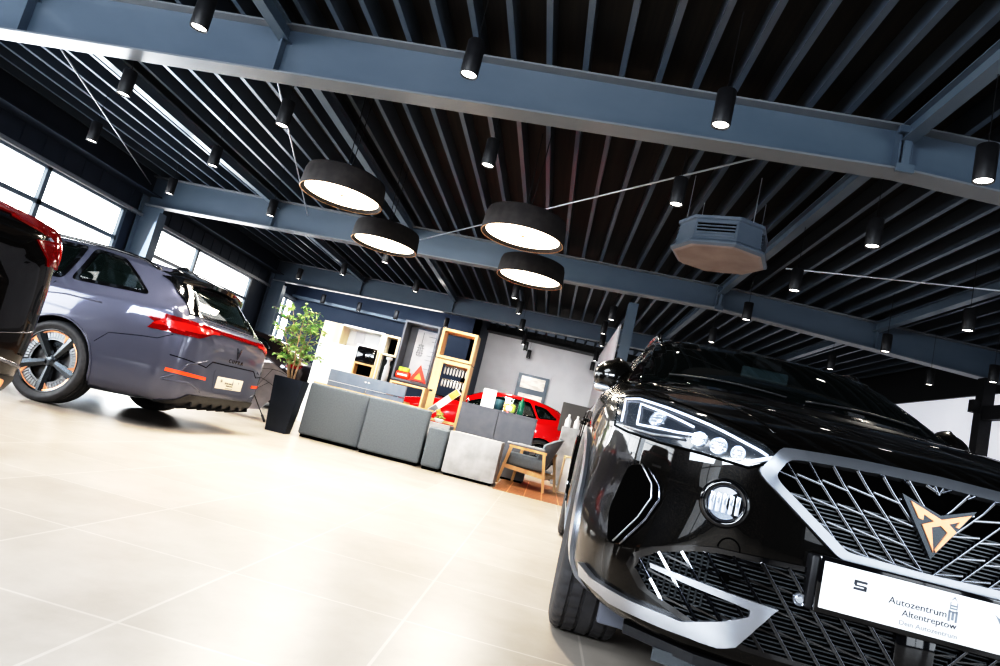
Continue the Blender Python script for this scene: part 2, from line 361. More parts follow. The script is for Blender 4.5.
# right wall
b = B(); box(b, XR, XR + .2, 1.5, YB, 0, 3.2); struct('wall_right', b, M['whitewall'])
b = B(); box(b, XR - .05, XR + .2, YF, YB, 3.2, 3.95); struct('trim_5', b, M['black'])
t = thing('glazing_post', 'black upright post with brackets before the white right-hand wall', 'post', (6.72, 10.98, 0))
b = B(); box(b, -.09, .09, -.09, .09, 0, 3.3); obj('upright', b, M['black'], t)
b = B(); box(b, -.06, .06, -6.5, -.09, 2.62, 2.84); obj('transom', b, M['black'], t)
b = B(); box(b, -.2, -.09, -.06, .06, 2.72, 2.92); obj('bracket', b, M['black'], t)
b = B(); box(b, XR - .35, XR, 15.0, 15.2, 2.72, 2.98); o = obj('wall_bracket', b, M['black']); tag(o, 'small black bracket high on the white right-hand wall', 'bracket')
b = B(); lathe(b, [(0, -.05), (.16, -.05), (.3, -.02), (.33, .03), (.3, .1), (.15, .16), (0, .17)], 32); o = obj('wall_lamp', b, M['white'], smooth=True, loc=(6.9, 9.9, 2.15)); tag(o, 'white oval lamp glowing by the right wall below the black crossbar', 'lamp')
o.scale = (.8, 1.2, 2.0)
b = B(); lathe(b, [(0, 0), (.25, 0), (.25, .01), (0, .01)], 24); q = obj('diffuser', b, M['glow'], o, loc=(0, 0, -.065))
# front facade behind the photographer
b = B()
box(b, XL - .2, XR + .2, YF - .2, YF, 0, .2); box(b, XL - .2, XR + .2, YF - .2, YF, 3.2, 3.95)
for xa, xb in ((XL - .2, -7.6), (-4.4, 2.6), (5.8, XR + .2)): box(b, xa, xb, YF - .2, YF, .2, 3.2)
struct('wall_front', b, M['navy'])
M['pane2'] = new_mat('facade_pane', (.9, .95, 1), .3, emit=(.9, .95, 1), es=2.6)
for i, (xa, xb) in enumerate(((-7.6, -4.4), (2.6, 5.8))):
    fr = B()
    for x in (xa, (xa + xb) / 2, xb): box(fr, x - .04, x + .04, YF - .1, YF + .02, .2, 3.2)
    for z in (.2, 2.3, 3.2): box(fr, xa, xb, YF - .1, YF + .02, z - .04, z + .04)
    o = struct('window_%d' % (5 + i), fr, M['steel'])
    for xc, xd in ((xa, (xa + xb) / 2), ((xa + xb) / 2, xb)):
        for za, zb in ((.24, 2.26), (2.34, 3.16)):
            p = B(); box(p, xc + .04, xd - .04, YF - .06, YF - .045, za, zb); obj('pane', p, M['pane2'], o)
# right side glazing near the photographer
fr = B()
for y in (YF, -3.2, -1.6, 0, 1.5): box(fr, XR - .02, XR + .1, y - .04, y + .04, .2, 3.2)
for z in (.2, 2.3, 3.18): box(fr, XR - .02, XR + .1, YF, 1.5, z - .04, z + .04)
o = struct('window_7', fr, M['steel'])
for ya, yb in ((YF, -3.2), (-3.2, -1.6), (-1.6, 0), (0, 1.5)):
    p = B(); box(p, XR + .05, XR + .065, ya + .04, yb - .04, .24, 3.14); obj('pane', p, M['pane2'], o)
b = B(); box(b, XR, XR + .2, YF, 1.5, 0, .2); struct('wall_right_sill', b, M['navy'])
# tension cables
cb = {'first': ((-6.2, 6.3, 3.62), (-8.2, 11.1, 3.55)), 'second': ((-3.4, 5.5, 3.75), (-5.0, 10.9, 3.55)), 'third': ((1.5, 5.5, 3.62), (-2.9, 10.9, 3.55)), 'fourth': ((2.6, 8.6, 3.62), (7.1, 6.6, 3.5))}
cl = {'first': 'thin steel bracing cable under the ribs beside the window wall', 'second': 'thin steel bracing cable dropping behind the largest left pendant lamp', 'third': 'long steel bracing cable crossing between the pendant lamps and the cassette', 'fourth': 'thin steel bracing cable right of the cassette over the black car'}
for k, (a, c) in cb.items():
    b = B(); tube(b, [a, c], .011, 8); o = obj('bracing_cable', b, M['cable'], smooth=True); tag(o, cl[k], 'cable')
# spotlights
spots = [(-3.13, 4.19), (-1.07, 4.14), (.68, 4.18), (2.42, 4.26), (-4.81, 5.72), (-3.12, 5.7), (-1.07, 5.66), (.68, 5.68), (2.42, 5.73), (-6.47, 7.45), (-4.78, 7.42), (2.4, 7.49), (4.38, 7.61),
         (-6.54, 9.31), (-4.85, 9.31), (2.41, 9.33), (4.38, 9.42), (-3.39, 10.87), (-1.09, 11.45), (.68, 11.45), (2.45, 11.45), (4.5, 11.5), (6.1, 9.84), (-4.87, 12.99), (-3.29, 13.05), (-1.07, 12.9), (.67, 13.01),
         (-6.6, 14.86), (-1.09, 14.9), (.78, 14.6), (-3.31, 17.4), (-1.11, 17.3), (.85, 17.3), (-7.23, 18.34), (-6.09, 18.27), (-4.93, 18.15), (-1.1, 18.5), (-1.06, 20.2), (.92, 19.6), (5.85, 10.98)]
fr_ = ['above the left end of the nearest beam', 'in front of the nearest beam left of centre', 'in front of the nearest beam right of centre', 'in front of the nearest beam at the right picture edge']
def spot_label(i, x, y):
    if i < 4: return 'large black cylinder spotlight hanging ' + fr_[i]
    if i == 9: return 'black cylinder spotlight hanging highest beside the window wall'
    if i == 22: return 'black cylinder spotlight nearest the white right-hand wall'
    side = 'far left' if x < -6 else 'left' if x < -4 else 'centre-left' if x < -2.5 else 'centre' if x < 0 else 'centre-right' if x < 1.5 else 'right' if x < 3.5 else 'far right'
    row = 'first row behind the nearest beam' if y < 6.5 else 'second row behind the nearest beam' if y < 8.5 else 'third row behind the nearest beam' if y < 10.4 else 'row at the middle beam' if y < 12 else 'row just beyond the middle beam' if y < 13.8 else 'row before the farthest beam' if y < 16 else 'row behind the farthest beam' if y < 17.8 else 'row before the dark blue wall' if y < 19 else 'row nearest the grey back wall'
    return 'black cylinder ceiling spotlight, %s in the %s' % (side, row)
proto = None
for i, (x, y) in enumerate(spots):
    if proto is None:
        t = thing('ceiling_spotlight', spot_label(i, x, y), 'spotlight', (x, y, 3.0), group='cylinder spotlights hung in rows from the roof'); proto = t
        b = B(); lathe(b, [(.052, .012), (.058, 0), (.062, 0), (.064, .004), (.064, .25), (.06, .256), (0, .256)], 28); obj('housing', b, M['black'], t, auto=40)
        b = B(); lathe(b, [(0, .012), (.055, .012), (.055, .016), (0, .016)], 24); obj('lens', b, M['spotglow'], t)
        b = B(); tube(b, [(0, 0, .25), (0, 0, .86)], .003, 6); obj('hanging_wire', b, M['black'], t)
    else:
        dup(proto, (x, y, 3.0), label=spot_label(i, x, y))
# pendant lamps
proto = None
pl4 = [(-2.73, 6.62, 'round dark pendant lamp, nearer of the left pair, with a glowing underside'), (-2.69, 8.38, 'round dark pendant lamp, farther and lower-looking of the left pair'), (-.71, 6.71, 'round dark pendant lamp, nearer of the right pair beside the bracing cable'), (-.67, 8.51, 'round dark pendant lamp, farther of the right pair, lowest of the four')]
for x, y, lb in pl4:
    if proto is None:
        t = thing('pendant_lamp', lb, 'lamp', (x, y, 2.7), group='four round pendant lamps'); proto = t
        b = B(); lathe(b, [(.405, .03), (.44, .0), (.452, 0), (.455, .006), (.44, .2), (.425, .245), (.39, .262), (0, .27)], 64); obj('shade', b, M['lampshade'], t, auto=35)
        b = B(); lathe(b, [(.437, .002), (.452, -.003), (.449, .004), (.405, .05), (.4, .048)], 64); obj('copper_rim', b, M['lampcopper'], t, smooth=True)
        b = B(); lathe(b, [(0, .034), (.41, .034), (.41, .04), (0, .04)], 64); obj('diffuser', b, M['glow'], t)
        b = B(); lathe(b, [(0, .028), (.025, .028), (.025, .035), (0, .035)], 16); obj('centre_cap', b, M['lampcopper'], t)
        b = B(); lathe(b, [(.045, .26), (.045, .36), (.02, .38), (0, .38)], 20); tube(b, [(.02, 0, .36), (.05, 0, 1.22)], .005, 6); tube(b, [(-.02, 0, .36), (-.05, 0, 1.22)], .005, 6); obj('stem', b, M['black'], t, auto=40)
    else: dup(proto, (x, y, 2.7), label=lb)
# ceiling cassette
t = thing('ceiling_cassette', 'octagonal grey air cassette with slatted side vents under the roof ribs', 'air unit', (1.45, 7.25, 3.1), rz=-.38)
def octo(rr, ch, z): return [Vector(p + (z,)) for p in ((-rr + ch, -rr), (rr - ch, -rr), (rr, -rr + ch), (rr, rr - ch), (rr - ch, rr), (-rr + ch, rr), (-rr, rr - ch), (-rr, -rr + ch))]
def octoloft(levels):
    b = B(); R_ = [[b.verts.new(v) for v in octo(*l)] for l in levels]
    for A, Q in zip(R_, R_[1:]):
        for k in range(8): b.faces.new((A[k], A[(k + 1) % 8], Q[(k + 1) % 8], Q[k]))
    b.faces.new(R_[0][::-1]); b.faces.new(R_[-1]); return b
obj('housing', octoloft([(.47, .25, .0), (.5, .26, .02), (.5, .26, .045), (.45, .22, .075), (.44, .22, .3), (.46, .22, .31), (.46, .22, .34)]), M['hvac'], t)
obj('underside_panel', octoloft([(.44, .24, -.012), (.47, .25, 0)]), M['hvac2'], t)
for k in range(4):
    b = B(); MM = Matrix.Rotation(k * PI / 2, 4, 'Z')
    box(b, -.2, .2, -.446, -.44, .1, .27, M=MM); v = obj('vent', b, M['void'], t)
    b = B()
    for j in range(5): box(b, -.2, .2, -.462, -.446, .105 + j * .037, .12 + j * .037, M=MM)
    obj('slats', b, M['hvac'], v)
for sx in (-.35, .35):
    for sy in (-.35, .35): b = B(); tube(b, [(sx, sy, .33), (sx, sy, .84)], .006, 6); obj('hanger_rod', b, M['cable'], t)
# ------------------------------------------------------------------ car library (local frame: nose towards -Y, left side +X)
def cr(p0, p1, p2, p3, t):
    return .5 * ((2 * p1) + (p2 - p0) * t + (2 * p0 - 5 * p1 + 4 * p2 - p3) * t * t + (3 * p1 - p0 - 3 * p2 + p3) * t ** 3)
def dense(row, n, mir0=False, mir1=False):
    out = []; N = len(row)
    def g(i):
        if i < 0: return Vector((-row[1].x, row[1].y, row[1].z)) if mir0 else row[0] * 2 - row[1]
        if i >= N: return Vector((-row[N - 2].x, row[N - 2].y, row[N - 2].z)) if mir1 else row[N - 1] * 2 - row[N - 2]
        return row[i]
    for i in range(N - 1):
        for k in range(n):
            out.append(cr(g(i - 1), g(i), g(i + 1), g(i + 2), k / n))
    out.append(row[-1]); return out
def sec(y, w, zf, zb, zt, wt, bulge=1.):
    m = zb + (zt - zb)
    h = zt - zb
    return [Vector(p) for p in ((0, y, zf), (.72 * w, y, zf), (.93 * w, y, zf + .05), (w * .99, y, zf + .2), (w * 1.0, y, (zf + zb) * .56), (.985 * w, y, zb - .09), (.945 * w, y, zb),
                                ((.93 * w * .42 + wt * .58), y, zb + h * .52), (wt, y, zt - h * .12), (wt * .72, y, zt - h * .025), (0, y, zt))]
def loft(rows, nu=4, nv=4):
    G = [dense(r_, nv, True, True) for r_ in rows]
    cols = list(zip(*G)); G = [dense(list(c), nu) for c in cols]; G = list(zip(*G))   # rows along length
    bm = B(); V = []
    for r_ in G:
        n = len(r_); right = [bm.verts.new(p) for p in r_]
        left = [right[0]] + [bm.verts.new((-p.x, p.y, p.z)) for p in r_[1:-1]] + [right[-1]]
        V.append(right + left[-2:0:-1])
    for A, Q in zip(V, V[1:]):
        n = len(A)
        for k in range(n): bm.faces.new((A[k], A[(k + 1) % n], Q[(k + 1) % n], Q[k]))
    for ring, s in ((V[0], 1), (V[-1], -1)):
        cur = ring; c = sum((v.co for v in ring), Vector()) / len(ring)
        for f_ in (.66, .33):
            nr = [bm.verts.new(c.lerp(v.co, f_ / (1 if cur is ring else 1))) if cur is ring else bm.verts.new(c.lerp(ring[i].co, f_)) for i, v in enumerate(cur)]
            for k in range(len(cur)):
                q = (cur[k], nr[k], nr[(k + 1) % len(cur)], cur[(k + 1) % len(cur)])
                bm.faces.new(q)
            cur = nr
        bm.faces.new(cur)
    bmesh.ops.recalc_face_normals(bm, faces=bm.faces[:])
    return bm
DIRS = {'front': (Vector((0, 1, 0)), lambda a, b: Vector((a, -3, b))), 'rear': (Vector((0, -1, 0)), lambda a, b: Vector((a, 9, b))),
        'left': (Vector((-1, 0, 0)), lambda a, b: Vector((3, a, b))), 'right': (Vector((1, 0, 0)), lambda a, b: Vector((-3, a, b))), 'top': (Vector((0, 0, -1)), lambda a, b: Vector((a, b, 4)))}
def hit(bvh, d, a, b):
    dr, fo = DIRS[d]; o = fo(a, b); h = bvh.ray_cast(o, dr)
    if h[0] is None:
        dd = {'front': 3.2, 'rear': 4.6, 'left': 2.2, 'right': 2.2, 'top': 3}[d]
        h = bvh.find_nearest(o + dr * dd)
    n = h[1]
    if n.dot(dr) > 0: n = -n
    return h[0], n
def inside(poly, x, y):
    c = False; j = len(poly) - 1
    for i in range(len(poly)):
        xi, yi = poly[i]; xj, yj = poly[j]
        if (yi > y) != (yj > y) and x < (xj - xi) * (y - yi) / (yj - yi) + xi: c = not c
        j = i
    return c
def refine(poly, step, closed=True):
    out = []
    n = len(poly)
    for i in range(n if closed else n - 1):
        a = poly[i]; c = poly[(i + 1) % n]; L = math.hypot(c[0] - a[0], c[1] - a[1]); k = max(1, int(L / step))
        for q in range(k): out.append((a[0] + (c[0] - a[0]) * q / k, a[1] + (c[1] - a[1]) * q / k))
    if not closed: out.append(poly[-1])
    return out
def rnd(poly, r, n=4):
    """round the corners of a polygon"""
    out = []; N = len(poly)
    for i in range(N):
        p = Vector(poly[i]); a = Vector(poly[i - 1]) - p; c = Vector(poly[(i + 1) % N]) - p
        ra = min(r, a.length * .45); rc = min(r, c.length * .45); a = p + a.normalized() * ra; c = p + c.normalized() * rc
        for k in range(n + 1):
            t = k / n; q = a * (1 - t) ** 2 + p * 2 * t * (1 - t) + c * t * t; out.append((q.x, q.y))
    return out
def patch(bvh, d, poly, off=.004, depth=.012, step=.03, holes=(), inset=0.):
    """solid plate hugging the body: outline poly (2D) seen from direction d"""
    P = refine(poly, step); allp = [Vector(p) for p in P]; edges = [(i, (i + 1) % len(P)) for i in range(len(P))]
    for hpoly in holes:
        Hh = refine(hpoly, step); s = len(allp); allp += [Vector(p) for p in Hh]; edges += [(s + i, s + (i + 1) % len(Hh)) for i in range(len(Hh))]
    xs = [p[0] for p in P]; ys = [p[1] for p in P]
    x = min(xs) + step / 2
    while x < max(xs):
        y = min(ys) + step / 2
        while y < max(ys):
            if inside(P, x, y) and not any(inside(h, x, y) for h in holes): allp.append(Vector((x, y)))
            y += step
        x += step
    v, e, fc, *_ = delaunay_2d_cdt(allp, edges, [], 1 if not holes else 0, 1e-5)
    fc = [q for q in fc if (lambda cx, cy: inside(P, cx, cy) and not any(inside(h, cx, cy) for h in holes))(sum(v[i].x for i in q) / len(q), sum(v[i].y for i in q) / len(q))]
    bm = B(); top = []; nn = []
    for p in v:
        h, n = hit(bvh, d, p.x, p.y); top.append(bm.verts.new(h + n * off)); nn.append(n)
    dr = DIRS[d][0]
    ok = []
    for q in fc:
        try: ok.append(bm.faces.new([top[i] for i in q]))
        except ValueError: pass
    for q in ok:
        q.normal_update()
    s = sum(q.normal.dot(dr) for q in ok)
    if s > 0: bmesh.ops.reverse_faces(bm, faces=ok)
    be = [e_ for e_ in bm.edges if len(e_.link_faces) == 1]
    idx = {vv: n for vv, n in zip(top, nn)}
    low = {}
    for e_ in be:
        for vv in e_.verts:
            if vv not in low: low[vv] = bm.verts.new(vv.co - idx[vv] * depth)
    for e_ in be:
        a, c = e_.verts; fl = e_.link_faces[0]
        L = [l for l in fl.loops if l.edge == e_][0]; a, c = L.vert, L.link_loop_next.vert
        bm.faces.new((c, a, low[a], low[c]))
    loose = [vv for vv in bm.verts if not vv.link_faces]
    bmesh.ops.delete(bm, geom=loose, context='VERTS')
    return bm
def strip(bm, bvh, d, pts, rad, off=.0, seg=8, step=.03, closed=False):
    P = refine(pts, step, closed); L = []
    for p in P:
        h, n = hit(bvh, d, *p); L.append(h + n * off)
    tube(bm, L, rad, seg, closed=closed); return bm
def cut(bm, d, poly):
    dr = DIRS[d][0]; kill = []
    ix = {'front': (0, 2), 'rear': (0, 2), 'left': (1, 2), 'right': (1, 2), 'top': (0, 1)}[d]
    xa, xb = min(p[0] for p in poly) - .02, max(p[0] for p in poly) + .02; ya, yb = min(p[1] for p in poly) - .02, max(p[1] for p in poly) + .02
    for i in range(len(poly)):
        p, q = poly[i - 1], poly[i]
        if math.hypot(q[0] - p[0], q[1] - p[1]) < .045: continue
        co = Vector((0, 0, 0)); co[ix[0]], co[ix[1]] = p; ed = Vector((0, 0, 0)); ed[ix[0]], ed[ix[1]] = q[0] - p[0], q[1] - p[1]
        no = ed.cross(dr).normalized(); fs = []
        for f_ in bm.faces:
            c = f_.calc_center_median()
            if xa - .1 < c[ix[0]] < xb + .1 and ya - .1 < c[ix[1]] < yb + .1 and f_.normal.dot(dr) < -.03:
                if (d == 'front' and c.y > 2.6) or (d == 'rear' and c.y < 2.6): continue
                t_ = (Vector((c[ix[0]], c[ix[1]])) - Vector(p)).dot((Vector(q) - Vector(p)).normalized()); L_ = (Vector(q) - Vector(p)).length
                if -.12 < t_ < L_ + .12: fs.append(f_)
        es = set(e for f_ in fs for e in f_.edges); vs = set(v for f_ in fs for v in f_.verts)
        bmesh.ops.bisect_plane(bm, geom=list(vs) + list(es) + fs, plane_co=co, plane_no=no, dist=1e-5)
    bm.normal_update()
    for f_ in bm.faces:
        c = f_.calc_center_median()
        a, b_ = (c.x, c.z) if d in ('front', 'rear') else ((c.y, c.z) if d in ('left', 'right') else (c.x, c.y))
        if d == 'front' and c.y > 2.6: continue
        if d == 'rear' and c.y < 2.6: continue
        if f_.normal.dot(dr) < -.05 and inside(poly, a, b_): kill.append(f_)
    bmesh.ops.delete(bm, geom=kill, context='FACES')
def boolean_arches(bm, ys, R_, w, zc, depth=.36):
    me = bpy.data.meshes.new('tmp'); bm.to_mesh(me); o = bpy.data.objects.new('tmp', me); C.objects.link(o)
    cm = B()
    for y in ys:
        for s in (-1, 1):
            mm = Matrix.Translation((s * (w - depth / 2 + .1), y, zc)) @ Matrix.Rotation(PI / 2, 4, 'Y')
            bmesh.ops.create_cone(cm, cap_ends=True, segments=56, radius1=R_, radius2=R_, depth=depth + .2, matrix=mm)
    me2 = bpy.data.meshes.new('tmpc'); cm.to_mesh(me2); cm.free(); oc = bpy.data.objects.new('tmpc', me2); C.objects.link(oc)
    m = o.modifiers.new('b', 'BOOLEAN'); m.object = oc; m.operation = 'DIFFERENCE'; m.solver = 'EXACT'
    dg = bpy.context.evaluated_depsgraph_get(); ev = bpy.data.meshes.new_from_object(o.evaluated_get(dg))
    out = B(); out.from_mesh(ev)
    bpy.data.objects.remove(o); bpy.data.objects.remove(oc); bpy.data.meshes.remove(me); bpy.data.meshes.remove(me2); bpy.data.meshes.remove(ev)
    wells = []
    for f_ in out.faces:
        f_.material_index = 0
        c = f_.calc_center_median()
        for y in ys:
            if abs(c.x) > w - depth - .02 and math.hypot(c.y - y, c.z - zc) < R_ - .0 + .004 and (abs(f_.normal.x) < .3 or abs(abs(c.x) - (w - depth)) < .02):
                f_.material_index = 1
    return out
def wheel_parts(parent, x, y, R_=.35, W=.24, style='five', side=1, steer=0., spin=0., trim='gunmetal', accent='copper', hi=False, protos={}):
    key = (R_, W, style, trim, accent)
    if key in protos:
        p0 = protos[key]; w_ = p0.copy(); C.objects.link(w_); w_.parent = parent
        for g in p0.children: q = g.copy(); C.objects.link(q); q.parent = w_
    else:
        NA = 240 if hi else 72; rr = R_ * .77; hw = W / 2; MY = Matrix.Rotation(PI / 2, 4, 'Y')   # axis z -> x, outer face +X
        prof = [(rr - .012, -hw * .78), (rr + .004, -hw * .9), (rr + .03, -hw * .98), ((rr + R_) / 2, -hw * 1.02), (R_ - .03, -hw * .99), (R_ - .012, -hw * .93)]
        gro = [-.62, -.22, .22, .62]; xs = [-.86, -.7] ; tp = []
        tp.append((R_ - .003, -hw * .82))
        for g in gro: tp += [(R_, hw * (g - .05)), (R_ - .008, hw * (g - .035)), (R_ - .008, hw * (g + .035)), (R_, hw * (g + .05))]
        tp.append((R_ - .003, hw * .82))
        n0 = len(prof); prof = prof + tp + [(r_, -z_) for r_, z_ in prof[::-1]]
        bm = B(); rings = []
        for pi_, (r_, z_) in enumerate(prof):
            ring = []
            for k in range(NA):
                q = r_
                if hi and (n0 - 1) <= pi_ <= n0 + len(tp):
                    ph = (k + int(abs(z_) / hw * 5)) % 6
                    if ph == 0 and not (-.2 * hw < z_ < .2 * hw): q -= .005
                a = 2 * PI * k / NA; ring.append(bm.verts.new((q * math.cos(a), q * math.sin(a), z_)))
            rings.append(ring)
        for A, Q in zip(rings, rings[1:]):
            for k in range(NA): bm.faces.new((A[k], A[(k + 1) % NA], Q[(k + 1) % NA], Q[k]))
        bmesh.ops.recalc_face_normals(bm, faces=bm.faces[:]); bm.transform(MY)
        w_ = obj('wheel', bm, M['rubber'], parent, auto=50)
        b = B(); lathe(b, [(rr - .004, -hw * .8), (rr - .01, -hw * .75), (rr - .03, -hw * .5), (rr - .035, hw * .3), (rr - .02, hw * .72), (rr - .012, hw * .84), (rr + .004, hw * .88), (rr + .004, hw * .8)], 72)
        b.transform(MY); obj('rim_barrel', b, M['gloss'], w_, smooth=True)
        b = B()
        n = {'five': 5, 'ten': 5, 'copper': 5}[style]
        for k in range(n):
            a = 2 * PI * k / n
            mm = Matrix.Rotation(a, 4, 'Z')
            hub, tip = .045, rr - .012
            wid = .024 if style != 'copper' else .03
            pts = [(hub, -wid * .8, hw * .55), (hub, wid * .8, hw * .55), (tip, wid * 1.5, hw * .8), (tip, -wid * 1.5, hw * .8)]
            top = [b.verts.new(mm @ Vector(p)) for p in pts]; bot = [b.verts.new(mm @ (Vector(p) - Vector((0, 0, .035)))) for p in pts]
            mid = [b.verts.new(mm @ Vector((hub, 0, hw * .55 + .014))), b.verts.new(mm @ Vector((tip, 0, hw * .8 + .008)))]
            b.faces.new((top[0], mid[0], mid[1], top[3])); b.faces.new((mid[0], top[1], top[2], mid[1]))
            b.faces.new((top[1], bot[1], bot[2], top[2])); b.faces.new((bot[0], top[0], top[3], bot[3])); b.faces.new((bot[0], bot[3], bot[2], bot[1])); b.faces.new((top[2], bot[2], bot[3], top[3], mid[1]))
            if style == 'ten':
                for dv in (-.3, .3):
                    bar(b, mm @ Vector((hub, 0, hw * .5)), mm @ Matrix.Rotation(dv, 4, 'Z') @ Vector((tip, 0, hw * .74)), .016, .02)
        bmesh.ops.recalc_face_normals(b, faces=b.faces[:]); b.transform(MY); obj('spokes', b, M[trim], w_, auto=30)
        if style == 'copper':
            b = B()
            for k in range(5):          # copper wedges beside each spoke and ring of short fins
                for j in range(7):
                    a = 2 * PI * k / 5 + .28 + j * (2 * PI / 5 - .56) / 6
                    mm = Matrix.Rotation(a, 4, 'Z'); r0, r1 = rr - .075, rr - .022
                    P = [(r0, -.009, hw * .62), (r0, .007, hw * .62), (r1, .015, hw * .74), (r1, -.008, hw * .74)]
                    prism(b, [(p[0], p[1]) for p in P], lambda a_, c_, d_: mm @ Vector((a_, c_, d_)), hw * .6, hw * .72)
            lathe(b, [(rr - .09, hw * .58), (rr - .076, hw * .58), (rr - .076, hw * .64), (rr - .09, hw * .64)], 60, close=True)
            b.transform(MY); obj('aero_fins', b, M['alu'], w_)
            b = B(); lathe(b, [(rr - .022, hw * .76), (rr - .014, hw * .8), (rr - .018, hw * .82), (rr - .026, hw * .79)], 72, close=True)
            for k in range(5):
                a = 2 * PI * k / 5; mm = Matrix.Rotation(a, 4, 'Z')
                prism(b, [(rr - .085, .032), (rr - .016, .04), (rr - .016, .085)], lambda a_, c_, d_: mm @ Vector((a_, c_, d_)), hw * .72, hw * .8)
            b.transform(MY); obj('copper_accents', b, M[accent], w_)
        b = B(); lathe(b, [(0, hw * .62), (.03, hw * .62), (.034, hw * .6), (.05, hw * .55), (.06, hw * .4), (.06, 0), (0, 0)], 24); b.transform(MY); obj('hub_cap', b, M[trim], w_, auto=30)
        b = B(); lathe(b, [(0, -.01), (rr * .74, -.01), (rr * .74, .012), (0, .012)], 48); b.transform(MY); obj('brake_disc', b, M['disc'], w_, auto=40)
        b = B(); box(b, -.005, .04, -.05, .06, rr * .45, rr * .8, .01); obj('brake_caliper', b, M['gunmetal'], w_)
        protos[key] = w_
    w_.location = (x, y, R_); w_.rotation_euler = (spin if side > 0 else 0, 0, (0 if side > 0 else PI) + steer)
    return w_
def seats(parent, ys=(2.05, 2.95), z=.42, w=.5):
    for y in ys:
        for sx in ((-.37, .37)):
            b = B(); box(b, sx - .24, sx + .24, y - .3, y + .22, z, z + .16, .05, 3)
            mm = Matrix.Translation((sx, y + .24, z + .12)) @ Matrix.Rotation(-.28, 4, 'X')
            box(b, -.23, .23, -.07, .07, 0, .56, .05, 3, M=mm); box(b, -.13, .13, -.05, .05, .58, .76, .04, 3, M=mm); box(b, -.06, .06, -.02, .02, .54, .62, M=mm)
            obj('seat', b, M['seatc'], parent, auto=50)
def conform_set(parent, bvh, d, items):
    """items: name, poly, off, depth, material"""
    for name, poly, off, dep, mat in items:
        obj(name, patch(bvh, d, poly, off, dep), M[mat], parent, auto=40)
def mirp(poly): return [(-a, b) for a, b in poly][::-1]
def mirror_cap(parent, x, y, z, s, paint, parent_name='wing_mirror', sc_=1.):
    b = B(); bmesh.ops.create_uvsphere(b, u_segments=24, v_segments=14, radius=1)
    for v in b.verts:
        c = v.co; c.x *= .092; c.y *= .075; c.z *= .086
        if c.y > .02: c.y = .02 + (c.y - .02) * .15
        c.z += .012 * (1 if c.z > 0 else -1) * (1 - abs(c.x) / .11)
        c.x *= sc_; c.y *= sc_; c.z *= sc_
        if c.x * s > 0: c.z *= .86
    o = obj(parent_name, b, paint, parent, smooth=True, loc=(x, y, z))
    b = B(); box(b, -.08 * sc_, .08 * sc_, -.062 * sc_, .016 * sc_, -.075 * sc_, -.045 * sc_, .012); obj('lower_cover', b, M['satin'], o, auto=40)  # silver on the lower cover stands in for a window reflection
    b = B(); box(b, -.085 * sc_, .085 * sc_, .02, .028, -.05 * sc_, .055 * sc_, .012); obj('mirror_glass', b, M['chrome'], o, auto=40)
    b = B(); bar(b, (-s * .02, .0, -.04), (-s * .15, .02, -.13), .06, .035, 1.2, up=(0, 1, 0)); obj('stalk', b, M['gloss'], o)
    return o
def ridge_text(parent, name, s, size, mat, x, z, y, d='front', xs=1., extrude=.0006, align='CENTER'):
    if d == 'front': mm = Matrix.Translation((x, y, z)) @ Matrix(((1, 0, 0, 0), (0, 0, -1, 0), (0, 1, 0, 0), (0, 0, 0, 1)))
    else: mm = Matrix.Translation((x, y, z)) @ Matrix(((-1, 0, 0, 0), (0, 0, 1, 0), (0, 1, 0, 0), (0, 0, 0, 1)))
    return text_obj(name, s, size, mat, parent, mm, extrude, align, xs)
